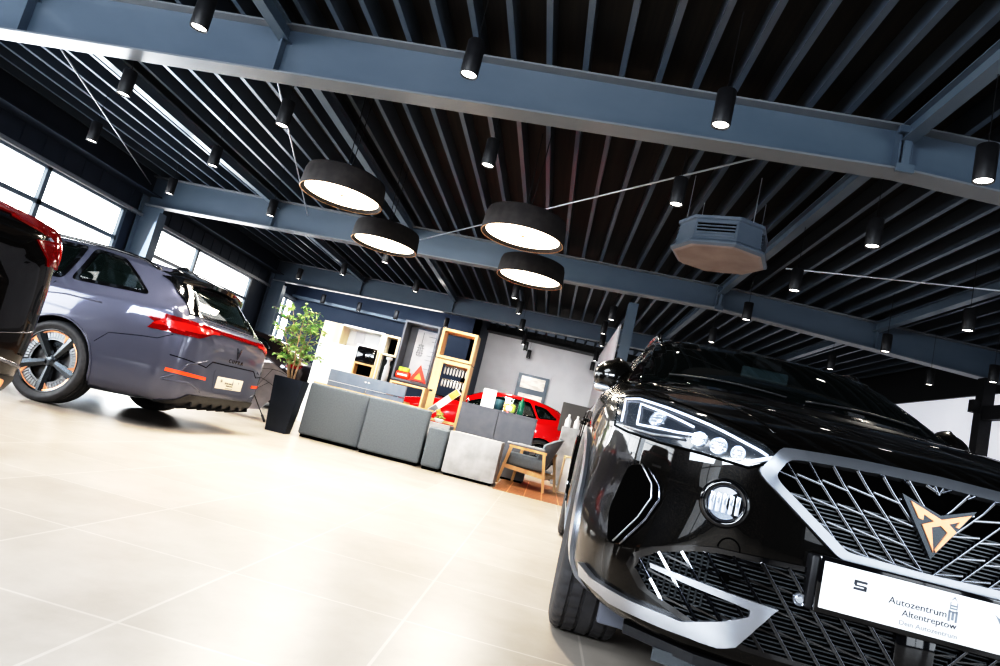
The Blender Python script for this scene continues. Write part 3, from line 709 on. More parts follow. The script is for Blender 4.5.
def hatch(name, label, loc, rz, paint, dims, rear=True, style='ten', wt='gunmetal', group=None, steer=0., lamps=True, spin=0., wlabel=None):
    """estate / hatchback body. dims: L, W, H, wheel_y (front, rear), belt, R, tail ('estate','hatch','suv')"""
    L, W, Hh, (wf, wr), zb, R_, tail = dims; w = W / 2
    t = thing(name, label, 'car', loc, rz, group)
    k = Hh / 1.46; zf = .19 if tail != 'suv' else .24
    rows = [sec(0, w * .55, .36, .58, .66, w * .4), sec(.03, w * .72, .27, .62, .72, w * .52), sec(.12, w * .83, .2, .66, .77, w * .58), sec(.3, w * .92, zf, .71, .83, w * .66),
            sec(.6, w * .98, zf, .78, .9, w * .72), sec(1.0, w, zf, .86, .98, w * .76), sec(1.3, w, zf, .9, 1.03, w * .78),
            sec(1.55, w, zf, zb - .02, 1.1, w * .76), sec(1.9, w, zf, zb, 1.28 * k, w * .70), sec(2.2, w, zf, zb, 1.41 * k, w * .65), sec(2.6, w, zf, zb, 1.455 * k, w * .635), sec(3.0, w, zf, zb, 1.46 * k, w * .63)]
    rows = [[Vector((p.x, p.y, p.z)) for p in r_] for r_ in rows]
    if tail == 'estate':
        rows += [sec(3.5, w, zf, zb + .01, 1.445 * k, w * .625), sec(3.9, w * .99, zf + .01, zb + .02, 1.415 * k, w * .60), sec(4.1, w * .97, zf + .02, zb + .02, 1.385 * k, w * .58), sec(4.22, w * .955, zf + .03, zb + .02, 1.28, w * .57), sec(4.34, w * .93, zf + .03, zb + .02, 1.13, w * .60),
                 sec(L - .18, w * .89, zf + .04, .95, 1.02, w * .64), sec(L - .09, w * .835, zf + .05, .93, .99, w * .63), sec(L - .035, w * .755, zf + .08, .87, .94, w * .6), sec(L, w * .65, zf + .16, .76, .82, w * .5)]
    elif tail == 'suv':
        rows += [sec(3.5, w, zf, zb + .01, 1.44 * k, w * .62), sec(3.75, w * .99, zf + .02, zb + .02, 1.41 * k, w * .6), sec(3.95, w * .985, zf + .03, zb + .02, 1.3 * k, w * .6), sec(4.1, w * .97, zf + .03, zb + .03, 1.22, w * .62),
                 sec(L - .16, w * .965, zf + .04, zb + .06, 1.15, w * .74), sec(L - .07, w * .945, zf + .05, zb + .05, 1.12, w * .74), sec(L - .02, w * .88, zf + .1, 1.0, 1.08, w * .72), sec(L, w * .78, zf + .2, .92, .99, w * .6)]
    else:
        e = L - 4.3
        rows += [sec(3.4 + e, w, zf, zb + .02, 1.42 * k, w * .62), sec(3.7 + e, w * .99, zf, zb + .03, 1.34 * k, w * .6), sec(3.9 + e, w * .97, zf + .03, zb + .04, 1.22 * k, w * .6),
                 sec(L - .2, w * .94, zf + .04, zb + .03, 1.08, w * .66), sec(L - .1, w * .9, zf + .05, .98, 1.03, w * .68), sec(L - .03, w * .82, zf + .1, .9, .97, w * .62), sec(L, w * .7, zf + .2, .8, .86, w * .52)]
    bm = loft(rows, 4, 4)
    bvh = BVHTree.FromBMesh(bm)
    bm = boolean_arches(bm, (wf, wr), R_ + .035, w, R_ + .0, .3)
    # glass outlines
    zt_ = 1.36 * k; front_w = [(1.78, zb + .035), (2.3, zt_ - .06), (2.62, zt_), (2.66, zb + .035)]
    if tail == 'estate':
        side = [front_w, [(2.72, zb + .035), (2.69, zt_ + .02), (3.22, zt_ + .03), (3.27, zb + .05)], [(3.37, zb + .06), (3.32, zt_ + .03), (3.62, zt_ + .0), (3.82, zt_ - .12), (4.05, zb + .085)]]
        rearw = [(-.58, 1.03), (-.5, 1.3), (.5, 1.3), (.58, 1.03)]
    else:
        e = L - 4.3; side = [front_w, [(2.72, zb + .035), (2.69, zt_), (3.1, zt_ - .01), (3.3, zb + .06)], [(3.36, zb + .07), (3.2, zt_ - .03), (3.45, zt_ - .06), (3.72, zb + .12)]]
        rearw = [(-.56, 1.1), (-.47, 1.33 * k), (.47, 1.33 * k), (.56, 1.1)] if tail != 'suv' else [(-.56, 1.18), (-.46, 1.36 * k), (.46, 1.36 * k), (.56, 1.18)]
    ws = [(-w * .8, 1.06), (-w * .57, 1.36 * k), (w * .57, 1.36 * k), (w * .8, 1.06), (.0, 1.0)]
    side = [rnd(s, .05) for s in side]; rearw = rnd(rearw, .06); ws = rnd(ws, .06)
    for d in ('left', 'right'):
        for s in side: cut(bm, d, s)
    cut(bm, 'rear', rearw); cut(bm, 'front', ws)
    obj('body', bm, [paint, M['void']], t, auto=35)
    for d in ('left', 'right'):
        for s in side:
            c = (sum(p[0] for p in s) / len(s), sum(p[1] for p in s) / len(s))
            inner = [(c[0] + (p[0] - c[0]) * .9, c[1] + (p[1] - c[1]) * .9) for p in s]; outer = [(c[0] + (p[0] - c[0]) * 1.06, c[1] + (p[1] - c[1]) * 1.08) for p in s]
            g = obj('side_window', patch(bvh, d, inner, .003, .002, .08), M['glass'], t, smooth=True)
            obj('window_trim', patch(bvh, d, outer, .006, .02, .06, holes=[inner]), M['gloss'], g, auto=40)
    def ringed(nm, d, s, trim='gloss'):
        c = (sum(p[0] for p in s) / len(s), sum(p[1] for p in s) / len(s)); inner = [(c[0] + (p[0] - c[0]) * .9, c[1] + (p[1] - c[1]) * .88) for p in s]; outer = [(c[0] + (p[0] - c[0]) * 1.05, c[1] + (p[1] - c[1]) * 1.08) for p in s]
        g = obj(nm, patch(bvh, d, inner, .003, .002, .08), M['glass'], t, smooth=True)
        obj('window_trim', patch(bvh, d, outer, .006, .02, .06, holes=[inner]), M[trim], g, auto=40)
    ringed('rear_window', 'rear', rearw); ringed('windscreen', 'front', ws)
    b = B()
    for d in ('left', 'right'):
        for ln in ([(1.75, zb - .02), (1.68, .6), (1.75, zf + .16), (2.7, zf + .16), (2.7, zb + .02)], [(2.7, zf + .16), (wr - R_ - .14, zf + .16), (wr - R_ + .02, .68), (3.26 if tail == 'estate' else 3.3, zb)]):
            strip(b, bvh, d, ln, .0035, 0, 5, .06)
        obj('door_seam', b, M['void'], t); b = B()
    b.free()
    for d in ('left', 'right'):
        for yy in (2.5, 3.05): b = B(); strip(b, bvh, d, [(yy, zb - .1), (yy + .17, zb - .095)], .014, .012, 8); obj('door_handle', b, paint, t, smooth=True)
        b = B(); strip(b, bvh, d, [(wf + R_ + .05, zf + .07), (wr - R_ - .05, zf + .07)], .022, .0, 8, .1); obj('sill_trim', b, M['gloss'], t, smooth=True)
    # arch lips
    for d in ('left', 'right'):
        for yy in (wf, wr):
            b = B(); strip(b, bvh, d, [(yy + (R_ + .04) * math.cos(a), R_ + (R_ + .04) * math.sin(a)) for a in [PI * (-.08 + 1.16 * q / 24) for q in range(25)]], .010, .0, 8, .2); obj('arch_lip', b, paint, t, smooth=True)
    wheel_x = w - .125
    for yy in (wf, wr):
        for s in (1, -1): wheel_parts(t, s * wheel_x, yy, R_, .225, style, s, steer if yy == wf else 0, spin, wt)
    mirror_cap(t, w + .07, 1.85, zb + .09, 1, paint); mirror_cap(t, -w - .07, 1.85, zb + .09, -1, paint)
    seats(t)
    b = B(); box(b, -.62, .62, 1.5, 1.95, .72, .93, .06); obj('dashboard', b, M['seatc'], t, auto=40)
    # front face
    conform_set(t, bvh, 'front', [('grille', rnd([(-.38, .68), (-.26, .48), (.26, .48), (.38, .68)], .03), .004, .02, 'gloss'), ('headlamp', [(-.52, .66), (-.8, .76), (-.78, .69), (-.56, .6)][::-1], .005, .02, 'lens'), ('headlamp', mirp([(-.52, .66), (-.8, .76), (-.78, .69), (-.56, .6)][::-1]), .005, .02, 'lens'), ('air_intake', rnd([(-.6, .4), (-.5, .27), (.5, .27), (.6, .4)], .03), .004, .02, 'black')])
    return t, bvh
# ------------------------------------------------------------------ grey estate car
def plate_unit(t, x, y, z, d, wid=.52, hei=.112, tiltx=0., holder='gloss', white='plate', sxx=1.):
    s = -1 if d == 'front' else 1
    root = B(); box(root, x - wid / 2 - .012, x + wid / 2 + .012, min(y, y + s * .014), max(y, y + s * .014), z - hei / 2 - .014, z + hei / 2 + .012, .005)
    o = obj('licence_plate', root, M[holder], t, auto=40)
    b = B(); box(b, x - wid / 2, x + wid / 2, min(y + s * .012, y + s * .018), max(y + s * .012, y + s * .018), z - hei / 2, z + hei / 2, .0025); obj('plate_face', b, M[white], o, auto=40)
    yy = y + s * .0185; q = 1 if d == 'front' else -1
    ridge_text(o, 'plate_lettering', 'Autozentrum', .0245, M['ink'], x - q * .027, z - .003, yy, d, 1.05)
    ridge_text(o, 'plate_lettering', 'Altentreptow', .0225, M['ink'], x + q * .003, z - .026, yy, d, 1.05)
    ridge_text(o, 'plate_lettering', 'Dein Autozentrum', .0165, M['ink2'], x + q * .003, z - .048, yy, d, 1.1)
    b = B()
    cx = x - q * .168
    for a, c, e, g in ((-.016, .016, .006, .012), (-.016, .016, -.012, -.006), (-.016, -.009, .0, .012), (.009, .016, -.012, 0), (-.014, .014, -.003, .001)):
        box(b, cx + a * q if q > 0 else cx - c, cx + c * q if q > 0 else cx - a, yy - .0006, yy + .0006, z + .02 + e, z + .02 + g)
    obj('plate_emblem', b, M['ink'], o)
    b = B(); tx = x + q * .056       # little tower
    for a, c, e, g in ((-.011, -.006, -.022, .006), (.006, .011, -.022, .006), (-.003, .003, -.018, .004), (-.011, .011, .0, .004), (-.009, .009, .008, .012), (-.007, .007, .015, .019), (-.009, -.007, .012, .026), (.007, .009, .012, .026)):
        box(b, tx + a, tx + c, yy - .0006, yy + .0006, z + .012 + e, z + .012 + g)
    prism(b, [(tx - .008, z + .04), (tx, z + .052), (tx + .008, z + .04), (tx, z + .047)], lambda a, c, dd: (a, dd, c), yy - .0006, yy + .0006)
    obj('plate_emblem', b, M['ink2'], o)
    b = B(); ex = x + q * .17
    prism(b, [(ex - .018, z + .034), (ex - .002, z + .024), (ex + .014, z + .034), (ex + .004, z + .022), (ex - .002, z + .008), (ex - .01, z + .022)], lambda a, c, dd: (a, dd, c), yy - .0006, yy + .0006)
    obj('plate_emblem', b, M['ink2'], o)
    return o
gL = 4.6
t, bvh = hatch('estate_car', 'light grey-blue estate car seen from behind with a full-width red light bar and copper-accent wheels', (-3.05 - gL, 6.05, 0), math.radians(-90), M['p_grey'],
               (gL, 1.8, 1.47, (.75, 3.44), 1.02, .35, 'estate'), style='copper', wt='gunmetal', steer=0.)
lampS = [(4.02, .945), (4.16, .955), (4.6, .965), (4.6, .8), (4.3, .84)]
for d in ('left', 'right'):
    obj('tail_lamp', patch(bvh, d, [(4.03, .962), (4.25, .968), (4.47, .958), (4.49, .825), (4.36, .83), (4.2, .895)], .008, .03), M['red'], t, auto=40)
    obj('lit_strip', patch(bvh, d, [(4.26, .925), (4.46, .925), (4.47, .855), (4.37, .86)], .011, .01), M['redglow'], t, auto=40)
R1 = [(.40, .95), (.84, .955), (.86, .82), (.68, .83), (.5, .90), (.40, .91)]
for q in (R1, mirp(R1)):
    obj('tail_lamp', patch(bvh, 'rear', q, .008, .03), M['red'], t, auto=40)
    c = [(p[0] * .97 + (.02 if p[0] > 0 else -.02), .9 + (p[1] - .9) * .45) for p in q]
    obj('lit_strip', patch(bvh, 'rear', c, .012, .01), M['redglow'], t, auto=40)
obj('light_bar', patch(bvh, 'rear', [(-.5, .945), (.5, .945), (.5, .915), (-.5, .915)], .009, .02), M['red'], t, auto=40)
obj('emblem', patch(bvh, 'rear', [(-.045, .84), (0, .815), (.045, .84), (0, .735)], .012, .02), M['darkchrome'], t, auto=40)
ridge_text(t, 'model_lettering', 'C U P R A', .05, M['gloss'], 0, .69, 4.6, 'rear', 1.3, .004)
obj('plate_recess', patch(bvh, 'rear', rnd([(-.34, .6), (-.29, .4), (.29, .4), (.34, .6)], .03), .002, .01), M['p_grey'], t, auto=40)
plate_unit(t, 0, 4.585, .49, 'rear', white='platebeige')
for s in (1, -1):
    q = [(s * .46, .515), (s * .8, .53), (s * .8, .5), (s * .46, .487)]
    obj('rear_reflector', patch(bvh, 'rear', q if s > 0 else q[::-1], .008, .02), M['amber'] , t, auto=40)
obj('rear_diffuser', patch(bvh, 'rear', rnd([(-.74, .235), (-.62, .345), (.62, .345), (.74, .235)], .03), .012, .05), M['black'], t, auto=40)
for k in range(7):
    b = B(); x = -.54 + k * .18; bar(b, (x, 4.36, .2), (x, 4.59, .26), .02, .04); obj('diffuser_fin', b, M['black'], t)
b = B(); strip(b, bvh, 'rear', [(-.8, .64), (-.5, .60), (-.42, .66), (.42, .66), (.5, .6), (.8, .64)], .004, .0, 6); 
obj('tailgate_seam', b, M['void'], t)
for s in (1, -1): b = B(); strip(b, bvh, 'rear', [(s * .80, .43), (s * .70, .60), (s * .5, .66)], .012, -.006, 8); strip(b, bvh, 'rear', [(s * .80, .43), (s * .64, .44), (s * .48, .38)], .012, -.006, 8); obj('bumper_ridge', b, M['p_grey'], t, smooth=True)
# spoiler
b = B(); P_ = []
for i in range(13):
    x = -.57 + i * .095; q = (abs(x) / .57) ** 2
    yb = 4.28 - .08 * q; z0 = hit(bvh, 'top', x, 3.90 + .06 * q)[0].z; z1 = hit(bvh, 'top', x, 4.08)[0].z; zt2 = 1.372 - .045 * q
    P_.append([b.verts.new(v) for v in ((x, 3.90 + .06 * q, z0 + .003), (x, 4.06, z1 + .022), (x, yb, zt2), (x, yb - .005, zt2 - .04), (x, 4.16, zt2 - .10), (x, 3.98, z0 - .08))])
for A, Q in zip(P_, P_[1:]):
    for k in range(6): b.faces.new((A[k], A[(k + 1) % 6], Q[(k + 1) % 6], Q[k]))
b.faces.new(P_[0]); b.faces.new(P_[-1][::-1]); bmesh.ops.recalc_face_normals(b, faces=b.faces[:])
obj('roof_spoiler', b, M['gloss'], t, auto=50)
for s in (1, -1):
    q = [(s * .46, 1.34), (s * .60, 1.3), (s * .65, 1.02), (s * .55, 1.02)]
    obj('window_winglet', patch(bvh, 'rear', q, .012, .03), M['gloss'], t, auto=40)
    b = B(); pts = []
    for k in range(25):
        y = 1.95 + k * 2.0 / 24; h, n = hit(bvh, 'top', s * .56, y); e = .035 * min(1, k / 2, (24 - k) / 2); pts.append(h + Vector((0, 0, e)))
    tube(b, pts, .014, 8); obj('roof_rail', b, M['gloss'], t, smooth=True)
b = B(); h, n = hit(bvh, 'top', 0, 3.75)
prism(b, [(3.66, h.z - .01), (3.86, h.z - .015), (3.84, h.z + .06), (3.8, h.z + .055)], lambda a, c, d_: (d_, a, c), -.02, .02); obj('shark_fin', b, M['gloss'], t)
b = B(); strip(b, bvh, 'left', [(1.9, zb_ := .83), (2.8, .86), (3.4, .93), (3.75, .93)], .006, -.001, 6, .08); obj('shoulder_crease', b, M['p_grey'], t, smooth=True)
# fuel flap and bumper seam
for d in ('left', 'right'): b = B(); strip(b, bvh, d, [(3.80, .60), (3.9, .70), (4.15, .735), (4.3, .75), (4.4, .81)], .0025, .0, 6); obj('bumper_seam', b, M['void'], t)
# ------------------------------------------------------------------ dark car at the left edge
dL = 4.45
t, bvh = hatch('dark_car', 'near-black car cut by the left picture edge, only its red tail-lamp corner showing', (-2.45 - dL, 2.08, 0), math.radians(-90), M['p_dark'],
               (dL, 1.84, 1.51, (.86, 3.53), 1.04, .35, 'suv'), style='ten')
for s in (1, -1):
    q = [(s * .5, 1.135), (s * .9, 1.10), (s * .91, .93), (s * .84, .93), (s * .76, 1.06), (s * .5, 1.09)]
    q = q if s > 0 else q
    obj('tail_lamp', patch(bvh, 'rear', q, .012, .04), M['red'], t, auto=40)
    q2 = [(s * .8, 1.05), (s * .885, 1.06), (s * .885, .955), (s * .86, .955)]
    obj('lit_strip', patch(bvh, 'rear', q2, .016, .01), M['redglow'], t, auto=40)
    q3 = [(s * .72, 1.085), (s * .8, 1.06), (s * .76, 1.03)]
    obj('reversing_lens', patch(bvh, 'rear', q3, .008, .01), M['lampchrome'], t, auto=40)
for d in ('left', 'right'): obj('tail_lamp', patch(bvh, d, [(4.1, 1.1), (4.44, 1.1), (4.44, .93), (4.3, .96)], .01, .04), M['red'], t, auto=40)
obj('light_bar', patch(bvh, 'rear', [(-.52, 1.135), (.52, 1.135), (.52, 1.10), (-.52, 1.10)], .012, .03), M['red'], t, auto=40)
b = B(); strip(b, bvh, 'rear', [(-.85, .62), (-.55, .58), (.55, .58), (.85, .62)], .004, 0, 6); strip(b, bvh, 'rear', [(-.84, .44), (-.6, .48), (.6, .48), (.84, .44)], .01, 0, 6); obj('tailgate_seam', b, M['darkchrome'], t, smooth=True)
obj('rear_diffuser', patch(bvh, 'rear', rnd([(-.8, .27), (-.8, .4), (.8, .4), (.8, .27)], .03), .012, .05), M['black'], t, auto=40)
obj('exhaust_trim', patch(bvh, 'rear', rnd([(-.72, .33), (-.72, .385), (-.5, .385), (-.5, .33)], .02), .02, .02), M['copper'], t, auto=40)
obj('exhaust_trim', patch(bvh, 'rear', rnd([(.72, .33), (.72, .385), (.5, .385), (.5, .33)], .02), .02, .02), M['copper'], t, auto=40)
plate_unit(t, 0, 4.44, .72, 'rear')
# ------------------------------------------------------------------ red hatchback in the back
rL = 4.3
t, bvh = hatch('red_hatchback', 'bright red hatchback parked behind the grey lounge counter', (.74 - rL, 14.25, 0), math.radians(-90), M['p_red'],
               (rL, 1.8, 1.45, (.88, 3.5), 1.0, .33, 'hatch'), style='five')
for s in (1, -1):
    q = [(s * .4, .96), (s * .82, .96), (s * .84, .86), (s * .6, .87)]
    obj('tail_lamp', patch(bvh, 'rear', q, .008, .03), M['red'], t, auto=40)
for d in ('left', 'right'): obj('tail_lamp', patch(bvh, d, [(rL - .35, .97), (rL - .1, .96), (rL - .12, .87)], .01, .03), M['red'], t, auto=40)
plate_unit(t, 0, rL - .01, .55, 'rear')
# ------------------------------------------------------------------ dark car behind the ficus
t, bvh = hatch('parked_car', 'dark brown car with black windows parked far back behind the ficus', (-5.0 - 4.3, 13.1, 0), math.radians(-90), M['p_brown'],
               (4.3, 1.8, 1.46, (.88, 3.5), 1.0, .33, 'hatch'), style='five')
for s in (1, -1):
    q = [(s * .4, .96), (s * .82, .96), (s * .84, .86), (s * .6, .87)]
    obj('tail_lamp', patch(bvh, 'rear', q, .008, .03), M['red'], t, auto=40)
# ------------------------------------------------------------------ the black car in the foreground
HX, HY = 1.04, 1.85
hero = thing('crossover_car', 'glossy black crossover car in the right foreground with copper emblem and white dealer plate', 'car', (HX, HY, 0), -math.radians(2.0))
t = hero; PB = M['p_black']
def half(y, pts): return [Vector((x, y, z)) for x, z in pts]
Wd = .905
rows = [
 half(.000, [(0, .27), (.20, .27), (.30, .275), (.37, .31), (.40, .50), (.41, .62), (.415, .70), (.40, .77), (.34, .795), (.18, .805), (0, .81)]),
 half(.015, [(0, .25), (.26, .25), (.40, .255), (.47, .30), (.49, .48), (.50, .62), (.50, .70), (.475, .79), (.41, .82), (.2, .832), (0, .838)]),
 half(.060, [(0, .235), (.34, .235), (.52, .24), (.59, .29), (.61, .46), (.60, .62), (.60, .71), (.575, .80), (.50, .845), (.24, .865), (0, .87)]),
 half(.13, [(0, .225), (.40, .225), (.62, .235), (.70, .29), (.715, .45), (.69, .62), (.69, .72), (.665, .815), (.575, .87), (.28, .9), (0, .905)]),
 half(.24, [(0, .22), (.45, .22), (.69, .23), (.785, .29), (.80, .44), (.77, .6), (.77, .73), (.745, .835), (.65, .9), (.32, .935), (0, .94)]),
 half(.38, [(0, .215), (.5, .215), (.74, .23), (.845, .3), (.86, .45), (.84, .6), (.835, .74), (.81, .865), (.70, .93), (.36, .97), (0, .975)]),
 half(.55, [(0, .21), (.55, .21), (.80, .24), (.885, .34), (.9, .5), (.885, .64), (.875, .78), (.845, .9), (.72, .965), (.4, 1.0), (0, 1.005)]),
 half(.80, [(0, .20), (.6, .20), (.82, .23), (.90, .34), (.915, .5), (.905, .66), (.895, .83), (.855, .94), (.73, 1.0), (.42, 1.03), (0, 1.035)]),
 half(1.02, [(0, .19), (.65, .19), (.84, .22), (.90, .34), (.91, .5), (.90, .68), (.895, .88), (.86, .97), (.75, 1.03), (.44, 1.055), (0, 1.06)]),
 half(1.20, [(0, .19), (.65, .19), (.84, .22), (.895, .34), (.90, .5), (.895, .70), (.885, .90), (.845, .985), (.74, 1.055), (.46, 1.13), (0, 1.165)]),
 half(1.45, [(0, .19), (.65, .19), (.84, .22), (.895, .34), (.90, .5), (.895, .72), (.88, .91), (.845, 1.0), (.69, 1.17), (.44, 1.255), (0, 1.285)]),
 half(1.75, [(0, .19), (.65, .19), (.84, .22), (.895, .34), (.90, .5), (.895, .74), (.88, .92), (.84, 1.01), (.625, 1.31), (.40, 1.385), (0, 1.405)]),
 half(1.98, [(0, .19), (.65, .19), (.84, .22), (.895, .34), (.90, .5), (.895, .74), (.88, .925), (.835, 1.015), (.595, 1.385), (.38, 1.44), (0, 1.46)]),
 half(2.35, [(0, .19), (.65, .19), (.84, .22), (.895, .34), (.90, .5), (.895, .75), (.88, .93), (.835, 1.02), (.59, 1.44), (.40, 1.485), (0, 1.5)]),
 half(3.0, [(0, .19), (.65, .19), (.84, .22), (.895, .34), (.90, .5), (.895, .76), (.88, .95), (.835, 1.03), (.58, 1.43), (.40, 1.48), (0, 1.495)]),
 half(3.6, [(0, .20), (.65, .20), (.84, .23), (.90, .36), (.91, .52), (.90, .78), (.885, .97), (.82, 1.06), (.55, 1.39), (.36, 1.43), (0, 1.44)]),
 half(3.95, [(0, .22), (.65, .22), (.82, .25), (.88, .38), (.89, .55), (.885, .80), (.86, .98), (.76, 1.09), (.54, 1.28), (.34, 1.31), (0, 1.32)]),
 half(4.2, [(0, .24), (.6, .24), (.78, .27), (.84, .4), (.86, .56), (.86, .80), (.83, .98), (.72, 1.06), (.54, 1.13), (.34, 1.15), (0, 1.16)]),
 half(4.36, [(0, .27), (.55, .27), (.70, .31), (.77, .42), (.79, .58), (.80, .78), (.77, .94), (.68, 1.01), (.5, 1.05), (.3, 1.06), (0, 1.065)]),
 half(4.42, [(0, .36), (.4, .36), (.55, .4), (.62, .48), (.66, .6), (.66, .74), (.64, .86), (.56, .93), (.4, .97), (.22, .98), (0, .985)])]
bm = loft(rows, 7, 6)
bvh = BVHTree.FromBMesh(bm)
HW = (.875, 3.51); HR = .36
bm = boolean_arches(bm, HW, HR + .03, .905, HR + .005, .30)
wsO = rnd([(-.765, 1.045), (-.62, 1.40), (-.3, 1.447), (0, 1.455), (.3, 1.447), (.62, 1.40), (.765, 1.045), (.4, 1.085), (0, 1.095), (-.4, 1.085)], .03)
wsI = rnd([(-.725, 1.065), (-.595, 1.375), (-.3, 1.42), (0, 1.428), (.3, 1.42), (.595, 1.375), (.725, 1.065), (.4, 1.1), (0, 1.11), (-.4, 1.1)], .03)
cut(bm, 'front', wsI)
hs = [[(1.70, 1.06), (1.88, 1.17), (2.1, 1.28), (2.45, 1.34), (2.5, 1.06)], [(2.56, 1.06), (2.52, 1.34), (3.05, 1.33), (3.26, 1.28), (3.30, 1.08)]]
hs = [rnd(s, .04) for s in hs]
def sc2(s, a, b_):
    c = (sum(p[0] for p in s) / len(s), sum(p[1] for p in s) / len(s)); return [(c[0] + (p[0] - c[0]) * a, c[1] + (p[1] - c[1]) * b_) for p in s]
for d in ('left', 'right'):
    for s in hs: cut(bm, d, s)
rw = rnd([(-.52, 1.16), (-.46, 1.33), (.46, 1.33), (.52, 1.16)], .05); cut(bm, 'rear', rw)
obj('body', bm, [PB, M['void']], t, auto=38)
g = obj('windscreen', patch(bvh, 'front', wsI, .003, .002, .06), M['wsglass'], t, smooth=True)
obj('windscreen_border', patch(bvh, 'front', wsO, .003, .01, .04, holes=[wsI]), M['gloss'], g, auto=40)
obj('rear_window', patch(bvh, 'rear', rw, .003, .002, .08), M['glass'], t, smooth=True)
for d in ('left', 'right'):
    for s in hs:
        inner = sc2(s, .93, .88); g = obj('side_window', patch(bvh, d, inner, .003, .002, .08), M['glass'], t, smooth=True)
        obj('window_trim', patch(bvh, d, sc2(s, 1.05, 1.08), .006, .02, .05, holes=[inner]), M['gloss'], g, auto=40)
# --- upper grille
gO = [(-.405, .818), (-.2, .832), (0, .836), (.2, .832), (.405, .818), (.452, .755), (.435, .735), (.215, .577), (.0, .572), (-.215, .577), (-.435, .735), (-.452, .755)]
gI = [(-.378, .797), (-.19, .809), (0, .813), (.19, .809), (.378, .797), (.41, .755), (.395, .735), (.2, .6), (0, .596), (-.2, .6), (-.395, .735), (-.41, .755)]
M['glintmetal'] = new_mat('lattice_glint', (.32, .34, .38), .2, 1.)  # pale metal standing in for highlights on the grille lattice
M['slatd'] = new_mat('lower_grille_slat', (.06, .065, .07), .35, .4)
M['slat'] = new_mat('grille_slat', (.14, .15, .16), .35, .5)
gr = obj('upper_grille', patch(bvh, 'front', gI, .002, .01, .03), M['void'], t, auto=40)
obj('grille_frame', patch(bvh, 'front', rnd(gO, .02, 3), .022, .03, .02, holes=[rnd(gI, .012, 3)]), M['satin'], gr, auto=30)
def clipseg(a, c, poly):
    """parts of the segment a-c inside polygon"""
    ts = [0, 1]; n = len(poly); dx, dy = c[0] - a[0], c[1] - a[1]
    for i in range(n):
        p, q = poly[i], poly[(i + 1) % n]; ex, ey = q[0] - p[0], q[1] - p[1]; den = dx * ey - dy * ex
        if abs(den) < 1e-12: continue
        tt = ((p[0] - a[0]) * ey - (p[1] - a[1]) * ex) / den; uu = ((p[0] - a[0]) * dy - (p[1] - a[1]) * dx) / den
        if 0 < tt < 1 and 0 <= uu <= 1: ts.append(tt)
    ts.sort(); out = []
    for t0, t1 in zip(ts, ts[1:]):
        m = (t0 + t1) / 2
        if t1 - t0 > .004 and inside(poly, a[0] + dx * m, a[1] + dy * m): out.append(((a[0] + dx * t0, a[1] + dy * t0), (a[0] + dx * t1, a[1] + dy * t1)))
    return out
def mesh_bars(poly, segs, w_, off, hgt=.008):
    b = B()
    for a, c in segs:
        for p, q in clipseg(a, c, poly):
            L = refine([p, q], .04, False)
            P3 = []
            for s in L:
                h, n = hit(bvh, 'front', *s); P3.append(h + n * off)
            for s0, s1 in zip(P3, P3[1:]): bar(b, s0, s1 + (s1 - s0) * .02, hgt, w_, up=(s1 - s0).cross(Vector((0, 1, 0))))
    return b
def slats(poly, z0, z1, dz, off):
    return mesh_bars(poly, [((-1, z0 + dz * k), (1, z0 + dz * k)) for k in range(int((z1 - z0) / dz) + 1)], .0035, off, .006)
obj('cooling_slats', slats(gI, .6, .72, .0105, .004), M['slat'], gr)
segs = []; k = 0
for s in (-1, 1):          # long diagonals running down towards the middle, and short stepped cross links
    for j in range(-3, 13):
        x0 = j * .066; k0 = max(0, -x0) / .225; segs.append(((s * (x0 + .225 * k0), .58 + .25 * k0), (s * (x0 + .225), .83)))
links = []
for s in (-1, 1):
    for j in range(-3, 13):
        for m in range(5):
            zc = .60 + m * .052 + (.0 if j % 2 else .0); xa = s * (j * .066) + s * (zc - .58) * .9
            links.append(((xa, zc), (xa + s * .066, zc + .012)) if s * xa >= 0 else ((s * 3, 0), (s * 3, .01)))
segs = [sg for sg in segs]
for s in (-1, 1):
    b = mesh_bars(gI, [q for i_, q in enumerate(segs) if (i_ < 16) == (s < 0)] + [q for i_, q in enumerate(links) if (i_ < 80) == (s < 0)], .0062, .0135, .009); obj('grille_lattice', b, M['gloss'], gr)
for s in (-1, 1):
    b = mesh_bars(gI, [((a[0] - .0022 * s, a[1]), (c[0] - .0022 * s, c[1])) for a, c in [q for i_, q in enumerate(segs) if (i_ < 16) == (s < 0)] + [q for i_, q in enumerate(links) if (i_ < 80) == (s < 0)]], .0022, .0195, .0025); obj('grille_highlights', b, M['glintmetal'], gr)  # thin pale bars laid on as glints of the black lattice
# emblem
yE = hit(bvh, 'front', 0, .71)[0].y
em = [(-.094, .7835), (.0062, .7494), (.0908, .7807), (-.0042, .6338)]
em = [(a - .0, b_) for a, b_ in em]
b = B(); prism(b, em, lambda a, c, d_: (a, d_, c), yE - .030, yE - .008); eo = obj('emblem', b, M['gunmetal'], t)
cop = [(-.0913, .7693), (-.0124, .7392), (.0578, .7676), (.0316, .7278), (.024, .7289), (.0313, .7441), (.007, .7324), (.0267, .7168), (-.0159, .6542), (-.0186, .6604), (.0063, .7096), (-.0122, .7236), (-.0333, .715), (-.0212, .6528), (-.057, .7168), (-.0299, .7308), (-.0557, .7427), (-.0563, .728), (-.0671, .73)]
cop = [(a + .02, c) for a, c in cop]
b = B(); prism(b, cop, lambda a, c, d_: (a, d_, c), yE - .034, yE - .029); obj('copper_mark', b, M['copper'], eo)
